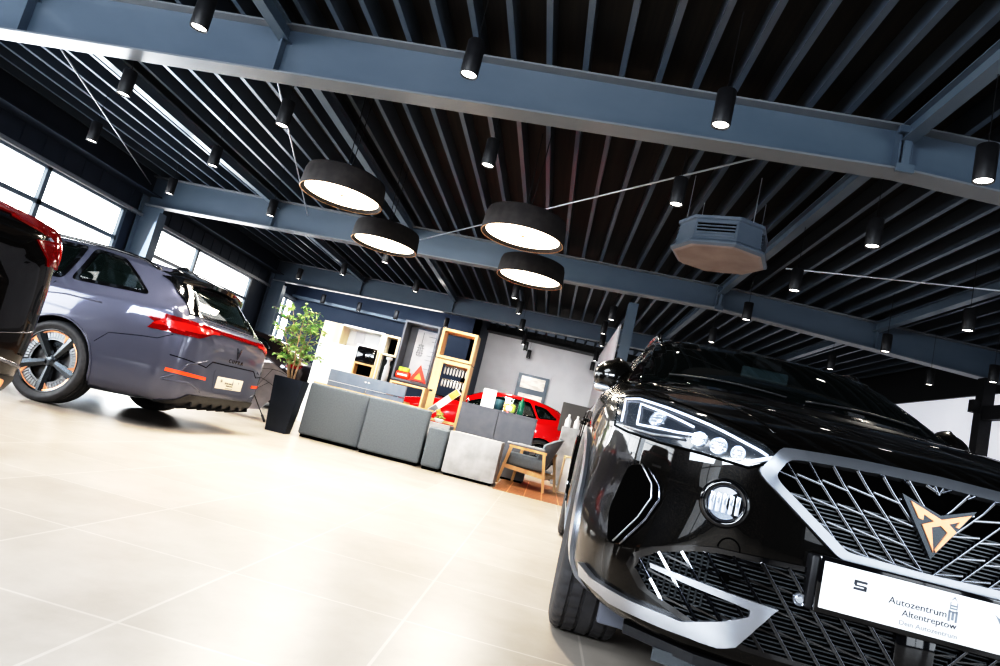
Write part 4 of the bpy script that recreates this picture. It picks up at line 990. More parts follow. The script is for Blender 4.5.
# --- number plate
yP = -.035
plate_unit(t, -.003, yP + .0, .508, 'front', wid=.52, hei=.118)
b = B(); box(b, -.29, .285, yP + .0, .03, .435, .575, .008); obj('plate_mount', b, M['black'], t, auto=40)
b = B(); box(b, -.055, .045, -.02, .02, .35, .445, .008); obj('radar_cover', b, M['gloss'], t, auto=40)
# --- headlamps
lamp = [(-.83, .905), (-.765, .913), (-.70, .90), (-.60, .868), (-.44, .818), (-.40, .795), (-.475, .755), (-.60, .765), (-.70, .77), (-.79, .785), (-.83, .80)]
M['lamphouse'] = new_mat('lamp_housing', (.01, .014, .022), .2, 0, .6)
for s in (1, -1):
    mp = (lambda q: q) if s > 0 else (lambda q: [(-a, c) for a, c in q][::-1])
    hl = obj('headlamp', patch(bvh, 'front', mp(lamp), .002, .02, .025), M['lamphouse'], t, auto=40)
    def st(nm, pts, rad, mat, off=.008):
        b = B(); strip(b, bvh, 'front', [(s * a, c) for a, c in pts], rad, off, 8, .03); obj(nm, b, M[mat], hl, smooth=True)
    st('light_guide', [(-.808, .815), (-.805, .895), (-.765, .898), (-.69, .878), (-.58, .846), (-.455, .806), (-.432, .797)], .0042, 'drl')
    st('light_guide', [(-.765, .815), (-.762, .880), (-.70, .862), (-.62, .832)], .004, 'drl')
    st('light_guide', [(-.765, .812), (-.66, .808), (-.585, .812)], .004, 'drl')
    st('light_guide', [(-.47, .773), (-.42, .795)], .0055, 'drl')
    st('light_guide', [(-.80, .80), (-.72, .79), (-.64, .795)], .004, 'satin')
    for (cx, cz, rr) in ((-.715, .842, .026), (-.605, .803, .020), (-.555, .795, .022), (-.505, .787, .018)):
        h, n = hit(bvh, 'front', s * cx, cz); Rq = (-n if False else n).to_track_quat('Z', 'Y').to_matrix().to_4x4()
        b = B(); lathe(b, [(0, .006), (rr * .5, .0065), (rr * .8, .003), (rr, .0), (rr * 1.12, .004), (rr * 1.15, -.01), (0, -.012)], 24, M=Matrix.Translation(h + n * .004) @ Rq)
        for q in range(4): box(b, -rr * .8, rr * .8, -rr * .75 + q * rr * .45, -rr * .68 + q * rr * .45, .004, .009, M=Matrix.Translation(h + n * .004) @ Rq)
        obj('projector', b, M['lampchrome'], hl, auto=40)
    obj('lamp_cover', patch(bvh, 'front', mp(lamp), .016, .014, .025), M['lens'], hl, smooth=True)
    b = B(); strip(b, bvh, 'front', [(s * a, c) for a, c in lamp], .004, .002, 6, .03, closed=True); obj('lamp_seal', b, M['void'], hl, smooth=True)
    # fog lamp
    h, n = hit(bvh, 'front', s * -.518, .645)
    n = (n + Vector((0, -1.2, 0))).normalized(); Rq = n.to_track_quat('Z', 'Y').to_matrix().to_4x4()
    MM = Matrix.Translation(h) @ Rq
    b = B(); lathe(b, [(.045, -.01), (.047, .010), (.054, .016), (.064, .013), (.068, .0), (.068, -.02)], 48, M=MM); bz = obj('fog_lamp', b, M['gloss'], t, smooth=True)
    b = B(); lathe(b, [(0, .012), (.026, .011), (.043, .006), (.047, 0), (0, -.004)], 40, M=MM); obj('lens', b, M['lens'], bz, smooth=True)
    b = B(); lathe(b, [(0, -.002), (.044, .002), (.044, .004), (0, .0)], 40, M=MM)
    for q in range(-2, 3): box(b, q * .017 - .0055, q * .017 + .0055, -.026, .026, .0, .009, .002, M=MM)
    obj('reflector', b, M['lampchrome'], bz, auto=40)
    # boomerang intake at the corner
    bo = [(-.77, .685), (-.73, .695), (-.69, .655), (-.675, .61), (-.70, .55), (-.755, .45), (-.79, .44), (-.80, .53)]
    bo = [(s * a, c) for a, c in bo]; bo = bo if s < 0 else bo[::-1]
    iq = obj('corner_intake', patch(bvh, 'front', rnd(bo, .02, 3), .002, .01, .025), M['void'], t, auto=40)
    b = B(); strip(b, bvh, 'front', [(s * a, c) for a, c in [(-.715, .69), (-.68, .645), (-.675, .605), (-.70, .54), (-.752, .45)]], .0045, .006, 8, .02); obj('chrome_edge', b, M['darkchrome'], iq, smooth=True)
    b = B(); strip(b, bvh, 'front', [(s * a, c) for a, c in [(-.735, .695), (-.70, .645), (-.695, .605), (-.72, .54), (-.772, .45)]], .003, .006, 8, .02); obj('inner_edge', b, M['satin'], iq, smooth=True)
    # silver blade lip
    bl = [(-.345, .412), (-.36, .395), (-.40, .335), (-.43, .292), (-.47, .278), (-.60, .278), (-.74, .285), (-.83, .31), (-.84, .345), (-.80, .325), (-.70, .315), (-.56, .312), (-.47, .345), (-.412, .375), (-.412, .392), (-.47, .40), (-.56, .408), (-.66, .42), (-.665, .432), (-.58, .428), (-.47, .42)]
    bl = [(s * a, c) for a, c in bl]; bl = bl if s < 0 else bl[::-1]
    obj('silver_blade', patch(bvh, 'front', bl, .022, .03, .02), M['satin'], t, auto=35)
    b = B(); h, n = hit(bvh, 'front', s * -.30, .452); lathe(b, [(0, .008), (.009, .008), (.012, .004), (.016, .006), (.0175, 0), (0, -.002)], 20, M=Matrix.Translation(h + n * .02) @ n.to_track_quat('Z', 'Y').to_matrix().to_4x4()); obj('parking_sensor', b, M['satin'], t, auto=40)
    b = B(); h, n = hit(bvh, 'front', s * -.485, .455); lathe(b, [(0, .001), (.009, .002), (.012, .006), (.014, 0), (0, -.002)], 20, M=Matrix.Translation(h + n * .018) @ n.to_track_quat('Z', 'Y').to_matrix().to_4x4()); obj('parking_sensor', b, M['void'], t, auto=40)
    # arch trim
    ring = [(HW[0] + (HR + .045) * math.cos(a), HR + .005 + (HR + .045) * math.sin(a)) for a in [PI * (-.12 + 1.24 * q / 36) for q in range(37)]]
    d = 'left' if s > 0 else 'right'
    ri = [(HW[0] + (HR + .026) * math.cos(a), HR + .005 + (HR + .026) * math.sin(a)) for a in [PI * (-.1 + 1.2 * q / 36) for q in range(37)]]
    ro = [(HW[0] + (HR + .066) * math.cos(a), HR + .005 + (HR + .066) * math.sin(a)) for a in [PI * (-.1 + 1.2 * q / 36) for q in range(37)]]
    obj('arch_trim', patch(bvh, d, ro + ri[::-1], .012, .035, .03), M['satin'], t, auto=40)
    ri = [(a + HW[1] - HW[0], c) for a, c in ri]; ro = [(a + HW[1] - HW[0], c) for a, c in ro]
    obj('arch_trim', patch(bvh, d, ro + ri[::-1], .012, .035, .03), M['gloss'], t, auto=40)
    obj('sill_trim', patch(bvh, d, [(1.33, .22), (3.05, .22), (3.05, .3), (1.33, .3)], .012, .03, .08), M['satin'], t, auto=40)
    obj('door_moulding', patch(bvh, d, [(1.5, .985), (3.3, 1.0), (3.3, 1.015), (1.5, 1.0)], .006, .01, .08), M['darkchrome'], t, auto=40)
    for yy in (2.38, 3.02):
        b = B(); strip(b, bvh, d, [(yy, .88), (yy + .17, .885)], .014, .014, 8); obj('door_handle', b, PB, t, smooth=True)
    b = B()
    for ln in ([(1.5, .97), (1.42, .6), (1.48, .33), (2.52, .33), (2.53, 1.03)], [(2.52, .33), (3.02, .33), (3.16, .68), (3.38, .98)]): strip(b, bvh, d, ln, .0035, 0, 5, .06)
    obj('door_seam', b, M['void'], t)
    mirror_cap(t, s * .815, 1.53, 1.09, s, PB, sc_=1.12)
    b = B(); pts = []
    for k in range(27):
        y = 1.98 + k * 1.7 / 26; h, n = hit(bvh, 'top', s * .57, y); pts.append(h + Vector((0, 0, .038 * min(1, k / 2, (26 - k) / 2))))
    tube(b, pts, .013, 8); obj('roof_rail', b, M['gloss'], t, smooth=True)
    b = B(); strip(b, bvh, 'top', [(s * a, c) for a, c in [(.40, .09), (.47, .3), (.56, .7), (.66, 1.05)]], .006, -.0025, 8, .04); obj('bonnet_crease', b, PB, t, smooth=True)
    b = B(); strip(b, bvh, 'top', [(s * a, c) for a, c in [(.44, .055), (.60, .2), (.715, .38), (.755, .6), (.79, .9), (.80, 1.1)]], .0035, 0, 6, .04); obj('bonnet_seam', b, M['void'], t, smooth=True)
    # wiper
    b = B(); P3 = []
    for q in range(9):
        x = s * .02 - .42 + q * .06 if s > 0 else -.62 + q * .0525
        h, n = hit(bvh, 'front', (-.08 if s < 0 else .5) - .5 * q / 8, 1.113 + .015 * math.sin(q / 8 * PI)); P3.append(h + n * .016)
    tube(b, P3, .006, 6); obj('wiper', b, M['black'], t, smooth=True)
b = B(); strip(b, bvh, 'front', [(-.44, .825), (-.2, .845), (0, .85), (.2, .845), (.44, .825)], .004, 0, 6, .03); obj('bonnet_front_seam', b, M['void'], t, smooth=True)
# --- lower grille
lg = [(-.70, .405), (-.69, .437), (-.65, .467), (-.57, .497), (-.5, .512), (-.3, .522), (0, .525), (.3, .522), (.5, .512), (.57, .497), (.65, .467), (.69, .437), (.70, .405), (.66, .36), (.54, .322), (.40, .30), (0, .295), (-.40, .30), (-.54, .322), (-.66, .36)]
lgr = obj('lower_grille', patch(bvh, 'front', lg, .002, .01, .03), M['void'], t, auto=40)
lgo = [(a * 1.035, .41 + (c - .41) * 1.12) for a, c in lg]
obj('grille_frame', patch(bvh, 'front', lgo, .012, .02, .02, holes=[lg]), M['gloss'], lgr, auto=30)
obj('cooling_slats', slats([p for p in lg], .305, .515, .011, .004), M['slatd'], lgr)
for s in (1, -1): b = mesh_bars(lg, [((s * (.53 + .016 * k), .36), (s * (.53 + .016 * k), .5)) for k in range(11)], .006, .007, .006); obj('side_fins', b, M['gunmetal'], lgr)
segs = []
for s in (-1, 1):
    for j in range(0, 12): segs.append(((s * (.0 + j * .072), .29), (s * (.0 + j * .072) + s * .2, .53)))
obj('grille_lattice', mesh_bars(lg, segs, .008, .012, .010), M['gloss'], lgr)
obj('grille_links', mesh_bars(lg, [((s * (j * .072 + (z - .29) * .83), z), (s * ((j + 1) * .072 + (z - .29) * .83), z + .012)) for s in (-1, 1) for j in range(-1, 12) for z in (.345, .40, .455, .50)], .005, .012, .008), M['gloss'], lgr)
for s in (-1, 1): obj('grille_highlights', mesh_bars(lg, [((a[0] - .005 * s, a[1]), (c[0] - .005 * s, c[1])) for i_, (a, c) in enumerate(segs) if (i_ < 12) == (s < 0)], .0018, .0195, .002), M['darkchrome'], lgr)  # thin metal bars stand in for glints on the lower lattice
h, n = hit(bvh, 'front', -.49, .53); b = B(); P3 = []
for q in range(13):
    a = PI * q / 12; hh, nn = hit(bvh, 'front', -.487 + .028 * math.cos(a), .527 + .03 * math.sin(a)); P3.append(hh)
tube(b, P3, .0022, 6); obj('tow_cover_seam', b, M['void'], t, smooth=True)
# splitter and under tray
b = B(); P_ = [(-.70, .17), (-.52, .045), (-.3, .01), (0, .0), (.3, .01), (.52, .045), (.70, .17)]
prism(b, P_ + [(.66, .5), (-.66, .5)], lambda a, c, z: (a, c, z), .205, .232); obj('under_tray', b, M['black'], t)
b = B(); prism(b, [(-.62, .09), (-.3, .015), (0, .0), (.3, .015), (.62, .09), (.6, .16), (-.6, .16)], lambda a, c, z: (a, c, z), .175, .21); obj('front_splitter', b, M['gunmetal'], t)
for s in (1, -1):
    b = B(); box(b, s * .66 - .09, s * .66 + .09, .47, .50, .14, .27, .01); obj('wheel_deflector', b, M['greylam'], t, auto=40)
# wheels
for yy in HW:
    for s in (1, -1): wheel_parts(t, s * .775, yy, HR, .25, 'ten', s, -.03 * s * 0, .3, 'gunmetal', hi=True)
# cabin
seats(t, (2.0, 2.95), .4); b = B(); box(b, -.66, .66, 1.25, 1.85, .78, .98, .06, 3); box(b, .2, .56, 1.5, 1.8, .96, 1.05, .03, 3); obj('dashboard', b, M['seatc'], t, auto=40)
b = B(); lathe(b, [(.17, -.012), (.185, 0), (.17, .012), (.155, 0)], 32, M=Matrix.Translation((.37, 1.85, .93)) @ Matrix.Rotation(1.15, 4, 'X'), close=True); obj('steering_wheel', b, M['black'], t, smooth=True)
b = B(); box(b, -.13, .12, 1.80, 1.83, 1.285, 1.35, .012, 3); tube(b, [(0, 1.82, 1.34), (0, 1.83, 1.40)], .012); obj('rearview_mirror', b, M['tealm'], t, auto=40)
b = B(); box(b, -.07, .07, 1.78, 1.86, 1.35, 1.41, .015); obj('sensor_housing', b, M['black'], t, auto=40)
# ------------------------------------------------------------------ lounge furniture
def sofa(x0, x1, h, lb, y0=8.2, dep=.8):
    w_ = x1 - x0; t = thing('sofa_module', lb, 'sofa', ((x0 + x1) / 2, y0, 0), group=None)
    b = B(); box(b, -w_ / 2, w_ / 2, 0, .16, .035, h, .03, 4); obj('backrest', b, M['fabric'], t, auto=50)
    b = B(); box(b, -w_ / 2 + .005, w_ / 2 - .005, .16, dep, .2, .43, .04, 4); obj('seat', b, M['fabric2'], t, auto=50)
    b = B(); box(b, -w_ / 2 + .03, w_ / 2 - .03, .03, dep - .03, 0, .2); obj('plinth', b, M['void'], t)
    if h > .6:
        b = B(); box(b, -w_ / 2, w_ / 2, .17, .2, h - .012, h + .012, .003); obj('wood_trim', b, M['oak'], t)
    return t
sofa(-3.05, -2.25, .70, 'grey felt high-back sofa module standing next to the navy planter', 8.12)
sofa(-2.23, -1.44, .70, 'grey felt high-back sofa module in the middle of the lounge row', 8.02)
t = thing('pouf', 'narrow low grey upholstered pouf between the high sofa and the pale block table', 'pouf', (-1.28, 7.98, 0))
b = B(); box(b, -.125, .125, 0, .6, .03, .52, .035, 4); obj('cushion', b, M['fabric'], t, auto=50); b = B(); box(b, -.1, .1, .02, .58, 0, .05); obj('plinth', b, M['void'], t)
t = thing('block_table', 'pale grey concrete-look box table at the right end of the sofa row', 'table', (-.80, 7.9, 0))
b = B(); box(b, -.32, .32, 0, .6, .03, .53, .006); obj('box_body', b, M['concrete'], t, auto=40); b = B(); box(b, -.29, .29, .02, .58, 0, .03); obj('plinth', b, M['void'], t)
# reception desk
t = thing('reception_desk', 'blue-grey reception desk with a panel seam behind the high sofa backs', 'desk', (-2.62, 9.1, 0))
b = B(); box(b, -.57, -.005, 0, .03, .02, .78, .003); obj('front_panel', b, M['midgrey'], t); b = B(); box(b, .005, .57, 0, .03, .02, .78, .003); obj('front_panel', b, M['midgrey'], t)
b = B(); box(b, -.57, .57, -.01, .03, .785, .95, .003); obj('upper_screen', b, M['midgrey'], t)
b = B(); box(b, -.57, .57, .03, .45, .70, .74, .003); obj('desk_top', b, M['oak'], t)
b = B(); box(b, -.57, -.54, .03, .45, 0, .7); obj('side_panel', b, M['midgrey'], t); b = B(); box(b, .54, .57, .03, .45, 0, .7); obj('side_panel', b, M['midgrey'], t)
b = B(); prism(b, [(-.045, .875), (-.02, .885), (-.005, .875), (-.02, .862)], lambda a, c, d: (a, d, c), -.014, -.01); prism(b, [(.005, .875), (.02, .885), (.045, .875), (.02, .862)], lambda a, c, d: (a, d, c), -.014, -.01); obj('emblem', b, M['white'], t)
# low wooden shelf left of the desk
t = thing('wood_sideboard', 'narrow light-oak sideboard between the planter and the reception desk', 'sideboard', (-3.25, 8.9, 0))
b = B(); box(b, -.06, .06, 0, .5, 0, .72, .004); obj('carcass', b, M['oak'], t); b = B(); box(b, -.03, .02, -.03, 0, .48, .52, .01); obj('knob', b, M['concrete'], t)
# shelving units at y=11
def frame_box(b, x0, x1, y0, y1, z0, z1, th, back=False):
    box(b, x0, x0 + th, y0, y1, z0, z1); box(b, x1 - th, x1, y0, y1, z0, z1); box(b, x0 + th, x1 - th, y0, y1, z0, z0 + th); box(b, x0 + th, x1 - th, y0, y1, z1 - th, z1)
    if back: box(b, x0 + th, x1 - th, y1 - .01, y1, z0 + th, z1 - th)
t = thing('wall_cabinet', 'white display cabinet with pale wood cubbies and black appliance niches', 'cabinet', (0, 11, 0))
b = B(); box(b, -4.2, -3.52, 0, .45, 0, 1.45); box(b, -3.52, -2.83, 0, .45, 0, 1.0); box(b, -3.14, -3.04, .0, .45, 1.0, 1.8); box(b, -3.52, -3.49, 0, .45, 1.0, 1.5); box(b, -3.52, -3.12, 0, .45, 1.5, 1.53); box(b, -3.85, -2.83, .42, .45, 1.45, 1.8); box(b, -3.85, -3.1, 0, .45, 1.78, 1.81); obj('carcass', b, M['white'], t)
b = B(); box(b, -4.2, -3.85, 0, .45, 1.45, 1.8, .004); obj('wood_block', b, M['palewood'], t)
b = B(); frame_box(b, -3.14, -2.8, -.01, .4, 1.44, 1.8, .035); obj('cubby_frame', b, M['palewood'], t)
b = B(); box(b, -3.1, -2.84, .3, .31, 1.48, 1.76); obj('niche_back', b, M['void'], t)
b = B(); frame_box(b, -3.5, -3.13, -.01, .4, .98, 1.22, .03); obj('cubby_frame', b, M['oak'], t)
b = B(); box(b, -3.47, -3.16, .2, .21, 1.01, 1.19); obj('niche_back', b, M['void'], t)
b = B(); box(b, -3.49, -3.17, -.02, .35, 1.225, 1.475, .006); obj('microwave', b, M['gloss'], t, auto=40)
b = B(); box(b, -3.13, -3.1, -.015, 0, 1.0, 1.46); box(b, -3.075, -3.045, -.015, 0, .98, 1.46); obj('wood_strips', b, M['oak'], t)
b = B(); box(b, -3.04, -2.82, .1, .12, .95, 1.44); obj('dark_niche', b, M['seatc'], t)
b = B(); box(b, -3.72, -3.55, .40, .415, 1.54, 1.77); o = obj('poster', b, M['paper'], t)
# white figure bottle in the dark niche
b = B(); lathe(b, [(0, 0), (.05, 0), (.055, .1), (.05, .26), (.03, .3), (.028, .36), (.06, .38), (.055, .42), (0, .43)], 20); o = obj('pump_bottle', b, M['concrete'], smooth=True, loc=(-2.9, 11.0, 1.0)); tag(o, 'pale grey pump bottle standing in the dark niche of the white cabinet', 'bottle')
# grey display case
t = thing('display_case', 'tall dark grey open display case with a white lantern poster inside', 'display case', (0, 11, 0))
b = B(); frame_box(b, -2.79, -2.16, -.02, .42, 1.08, 2.13, .035); obj('case_frame', b, M['greylam'], t)
b = B(); box(b, -2.75, -2.62, .38, .4, 1.115, 2.1); obj('side_reveal', b, M['greylam'], t)
b = B(); box(b, -2.62, -2.19, .37, .385, 1.115, 2.06); po = obj('poster', b, M['paper'], t)
b = B()
tube(b, [(-2.50, .365, 2.02), (-2.50, .365, 1.80)], .004, 6)
for k in range(5): tube(b, [(-2.50 + (.05 + .012 * (k % 2)) * math.cos(a), .365, 1.60 + k * .045 + .01 * math.sin(a)) for a in [2 * PI * q / 16 for q in range(16)]], .004, 5, closed=True)
for sx in (-.05, 0, .05): tube(b, [(-2.50 + sx, .365, 1.60), (-2.50 + sx * .5, .365, 1.80)], .004, 5)
for k, (xa, xb) in enumerate(((-2.40, -2.25), (-2.33, -2.27), (-2.32, -2.24), (-2.36, -2.24), (-2.38, -2.25), (-2.30, -2.24), (-2.36, -2.23))): box(b, xa, xb, .362, .367, 1.96 - k * .08 - (.1 if k > 1 else 0), 1.968 - k * .08 - (.1 if k > 1 else 0))
obj('printed_drawing', b, M['ink2'], po)
b = B(); box(b, -2.79, -2.77, .38, .4, 0, 1.08); obj('leg', b, M['greylam'], t); b = B(); box(b, -2.18, -2.16, .38, .4, 0, 1.08); obj('leg', b, M['greylam'], t)
# low cubby
t = thing('oak_cubby', 'small open oak cubby below the warning triangle', 'shelf', (0, 9.6, 0))
b = B(); frame_box(b, -2.44, -1.89, 0, .35, .58, 1.01, .03); obj('box_frame', b, M['oak'], t)
for sx in (-2.42, -1.93):
    b = B(); box(b, sx, sx + .03, .02, .05, 0, .58); obj('leg', b, M['oak'], t); b = B(); box(b, sx, sx + .03, .3, .33, 0, .58); obj('leg', b, M['oak'], t)
# oak tower
t = thing('oak_tower', 'tall open oak shelf tower with an empty square cubby on top', 'shelf', (0, 10.2, 0))
b = B(); frame_box(b, -1.97, -1.385, 0, .38, 1.555, 2.04, .045); obj('top_cubby', b, M['oak'], t)
b = B(); box(b, -1.97, -1.93, 0, .38, .02, 1.54); box(b, -1.93, -1.83, .0, .03, .02, 1.54); box(b, -1.425, -1.385, 0, .38, .02, 1.54); box(b, -1.83, -1.425, 0, .38, 1.48, 1.54); box(b, -1.83, -1.425, 0, .38, .56, .6); obj('lower_frame', b, M['oak'], t)
TW = t; b = B(); box(b, -1.94, -1.89, -.02, 0, 1.0, 1.03); obj('latch', b, M['black'], t)
# hanging samples in the tower
for r_ in range(2):
    z = 1.45 - r_ * .2
    b = B(); tube(b, [(-1.82, 10.36, z), (-1.43, 10.36, z)], .007, 8); o = obj('sample_rail', b, M['chrome'], smooth=True); tag(o, ['upper', 'lower'][r_] + ' metal rail with white sample tubes inside the oak tower', 'rail')
    pr = None
    for k in range(8):
        xx = -1.80 + k * .05
        if pr is None:
            b = B(); lathe(b, [(0, -.13), (.012, -.12), (.016, -.1), (.016, -.02), (.006, -.01), (.006, 0), (0, 0)], 12); pr = obj('sample_tube', b, M['white'], smooth=True, loc=(xx, 10.36, z)); tag(pr, 'small white sample tube hanging from the %s rail in the oak tower' % ['upper', 'lower'][r_], 'sample', 'white sample tubes on the %s rail' % ['upper', 'lower'][r_])
        else: q = pr.copy(); C.objects.link(q); q.location = (xx, 10.36, z)
t = thing('leaflet', 'white and orange printed leaflet tilted across the oak tower opening', 'leaflet', (-1.66, 10.14, .88), rot=(0, .75, 0))
b = B(); box(b, -.055, .055, 0, .006, -.30, .30, .002); obj('sheet', b, M['paper'], t); b = B(); box(b, -.05, .05, -.003, 0, .12, .28); obj('orange_print', b, M['orange'], t); b = B(); box(b, -.04, .04, -.003, 0, -.25, -.12); obj('grey_print', b, M['ink2'], t)
b = B(); lathe(b, [(0, 0), (.07, .0), (.075, .04), (.05, .07), (0, .08)], 24); o = obj('dark_bowl', b, M['gunmetal'], smooth=True, loc=(-1.52, 10.25, .98)); tag(o, 'small dark rounded bowl inside the oak tower beside the leaflet', 'bowl')
b = B(); box(b, -1.83, -1.425, .01, .35, .955, .975); obj('glass_shelf', b, M['glass'], TW)
# fruit / flowers
t = thing('flower_bowl', 'small bowl of orange flowers and green leaves at the foot of the oak tower', 'flowers', (-1.62, 9.9, .56))
b = B(); lathe(b, [(0, 0), (.05, 0), (.08, .05), (.075, .055), (.045, .01), (0, .01)], 20); obj('bowl', b, M['white'], t, smooth=True)
for k in range(26):
    a = random.uniform(0, 2 * PI); r_ = random.uniform(0, .08); z = .05 + random.uniform(0, .10); b = B()
    if k % 3: bmesh.ops.create_uvsphere(b, u_segments=8, v_segments=5, radius=.024); [setattr(v, 'co', Vector((v.co.x * 1.3, v.co.y * .7, v.co.z * .4))) for v in b.verts]; obj('leaf', b, M['leaf'], t, smooth=True).location = (r_ * math.cos(a), r_ * math.sin(a), z)
    else: bmesh.ops.create_icosphere(b, subdivisions=2, radius=.022); obj('blossom', b, M['orange'], t, smooth=True).location = (r_ * math.cos(a), r_ * math.sin(a), z + .03)
b = B(); box(b, -1.85, -1.4, 9.7, 10.1, .0, .55, .004); o = obj('pedestal', b, M['concrete']); tag(o, 'pale grey pedestal carrying the flower bowl in front of the oak tower', 'pedestal')
# warning triangle
t = thing('warning_triangle', 'red warning triangle standing in the grey display case', 'warning triangle', (-2.33, 10.98, 1.118))
tri = [(-.155, 0), (.155, 0), (.0, .30)]; tin = [(-.07, .045), (.07, .045), (0, .17)]
b = B(); ring = []
for pts in (tri, tin): ring.append([[b.verts.new((p[0], d, p[1])) for p in pts] for d in (-.012, .012)])
for k in range(3):
    k2 = (k + 1) % 3; o0, o1 = ring[0]; i0, i1 = ring[1]
    b.faces.new((o0[k], o0[k2], i0[k2], i0[k])); b.faces.new((o1[k2], o1[k], i1[k], i1[k2])); b.faces.new((o0[k2], o0[k], o1[k], o1[k2])); b.faces.new((i0[k], i0[k2], i1[k2], i1[k]))
obj('reflective_frame', b, M['plasticred'], t)
b = B(); prism(b, tin, lambda a, c, d: (a, d, c), -.004, .004); obj('centre', b, M['orange'], t)
b = B(); bar(b, (-.12, -.05, .008), (.12, -.05, .008), .02, .012); bar(b, (0, -.05, .008), (0, .06, .008), .02, .012); obj('foot', b, M['black'], t)
# first-aid style bag
t = thing('snack_pack', 'red and lime green pack lying left of the warning triangle', 'pack', (-2.60, 11.02, 1.116))
b = B(); box(b, -.13, .13, -.06, .06, 0, .13, .04, 4); obj('red_body', b, M['plasticred'], t, auto=60); b = B(); box(b, -.10, .09, -.05, .05, .12, .2, .02, 3); obj('lime_top', b, M['lime'], t, auto=60); b = B(); box(b, -.09, .08, -.063, -.059, .05, .08); obj('white_print', b, M['white'], t)
# right counter
t = thing('grey_counter', 'matt grey two-panel counter in front of the red hatchback', 'counter', (-.725, 9.5, 0))
b = B(); box(b, -.56, -.003, 0, .03, .03, .92, .003); obj('front_panel', b, M['greylam'], t); b = B(); box(b, .003, .56, 0, .03, .03, .92, .003); obj('front_panel', b, M['greylam'], t)
b = B(); box(b, -.565, .565, -.005, .5, .92, .945, .003); obj('counter_top', b, M['greylam'], t); b = B(); box(b, -.56, .56, .03, .48, .03, .92); obj('carcass', b, M['greylam'], t); b = B(); box(b, -.54, .54, .03, .45, 0, .03); obj('plinth', b, M['void'], t)
t = thing('info_card', 'white upright card with a copper emblem on the grey counter', 'card', (-.93, 9.6, .945))
b = B(); box(b, -.1, .1, -.004, .004, 0, .27, .002); obj('card_sheet', b, M['white'], t)
sc_e = lambda q: [((a + .0) * .6, .06 + .09 + (c - .70) * .6) for a, c in q]
b = B(); prism(b, sc_e([(-.0913, .7693), (.0076, .7392), (.0778, .7676), (.0041, .6542)]), lambda a, c, d: (a, d, c), -.006, -.004); obj('emblem', b, M['copper'], t)
b = B(); prism(b, [(-.05, 0), (.05, 0), (.0, .06)], lambda a, c, d: (a, c * 1.2, .001 + d), 0, .004); obj('foot', b, M['white'], t)
t = thing('sweets_bag', 'clear bag of colourful sweets on the grey counter beside the white card', 'bag', (-.60, 9.62, .945))
b = B(); box(b, -.1, .1, -.05, .05, 0, .16, .045, 4); obj('bag', b, M['lens'], t, auto=60)
b = B(); box(b, -.09, -.01, -.04, .04, .005, .14, .03, 3); obj('filling', b, M['orange'], t, auto=60); b = B(); box(b, .0, .09, -.04, .04, .005, .13, .03, 3); obj('filling', b, M['lime'], t, auto=60); b = B(); box(b, -.06, .05, -.045, -.02, .02, .1, .02, 3); obj('filling', b, M['white'], t, auto=60)
b = B(); lathe(b, [(0, 0), (.045, 0), (.05, .02), (.045, .19), (.02, .22), (.02, .26), (0, .26)], 20); M['bottle'] = new_mat('green_bottle_glass', (.01, .14, .09), .1, 0, .5); o = obj('green_bottle', b, M['bottle'], smooth=True, loc=(-.44, 9.75, .945)); tag(o, 'dark green bottle right of the sweets bag on the counter', 'bottle')
b = B(); lathe(b, [(0, 0), (.06, 0), (.07, .09), (.065, .16), (0, .165)], 20); M['teal'] = new_mat('teal_tin', (.05, .13, .16), .3); o = obj('blue_tin', b, M['teal'], smooth=True, loc=(-.77, 9.72, .945)); tag(o, 'blue-grey tin between the white card and the sweets bag', 'tin')
# armchair
t = thing('armchair', 'grey upholstered armchair with oak frame on the brown tiles', 'chair', (-.07, 9.1, 0), rz=0)
Y0, Y1 = -.30, .34
for nm, a, c in (('leg', (.20, Y0, 0), (.11, Y0, .52)), ('leg', (-.42, Y0, 0), (-.33, Y0, .52)), ('leg', (.37, Y1, 0), (.26, Y1, .50)), ('leg', (-.25, Y1, 0), (-.2, Y1, .48))):
    b = B(); bar(b, a, c, .036, .045, 1.2, up=(0, 1, 0)); obj(nm, b, M['oak'], t)
for y_, xa, xb in ((Y0, -.36, .15), (Y1, -.22, .30)):
    b = B(); bar(b, (xa, y_, .505), (xb, y_, .505), .04, .035); obj('armrest', b, M['oak'], t)
    b = B(); bar(b, (xa - .04, y_, .24), (xb + .03, y_, .2), .03, .055); obj('side_rail', b, M['oak'], t)
b = B(); bar(b, (.18, Y0, .2), (.3, Y1, .2), .03, .05); obj('cross_rail', b, M['oak'], t)
b = B(); box(b, -.38, .16, Y0 + .03, Y1 - .03, .25, .42, .05, 4); obj('seat', b, M['fabric'], t, auto=60)
b = B(); box(b, -.40, .12, Y0 - .02, Y0 + .05, .52, .56, .018, 3); obj('arm_pad', b, M['fabric2'], t, auto=60)
b = B(); box(b, -.28, .2, Y1 - .05, Y1 + .02, .52, .56, .018, 3); obj('arm_pad', b, M['fabric2'], t, auto=60)
b = B(); G = []
for i in range(13):
    a = -1.35 + 2.7 * i / 12; row = []
    for j in range(6):
        z = .28 + j * .092; rr = .235 + .012 * j; lean = .022 * j
        row.append((-.06 + rr * math.cos(a) + lean, .02 + (rr + .02) * math.sin(a), z - .05 * (abs(a) / 1.35) ** 2 * j * .5))
    G.append(row)
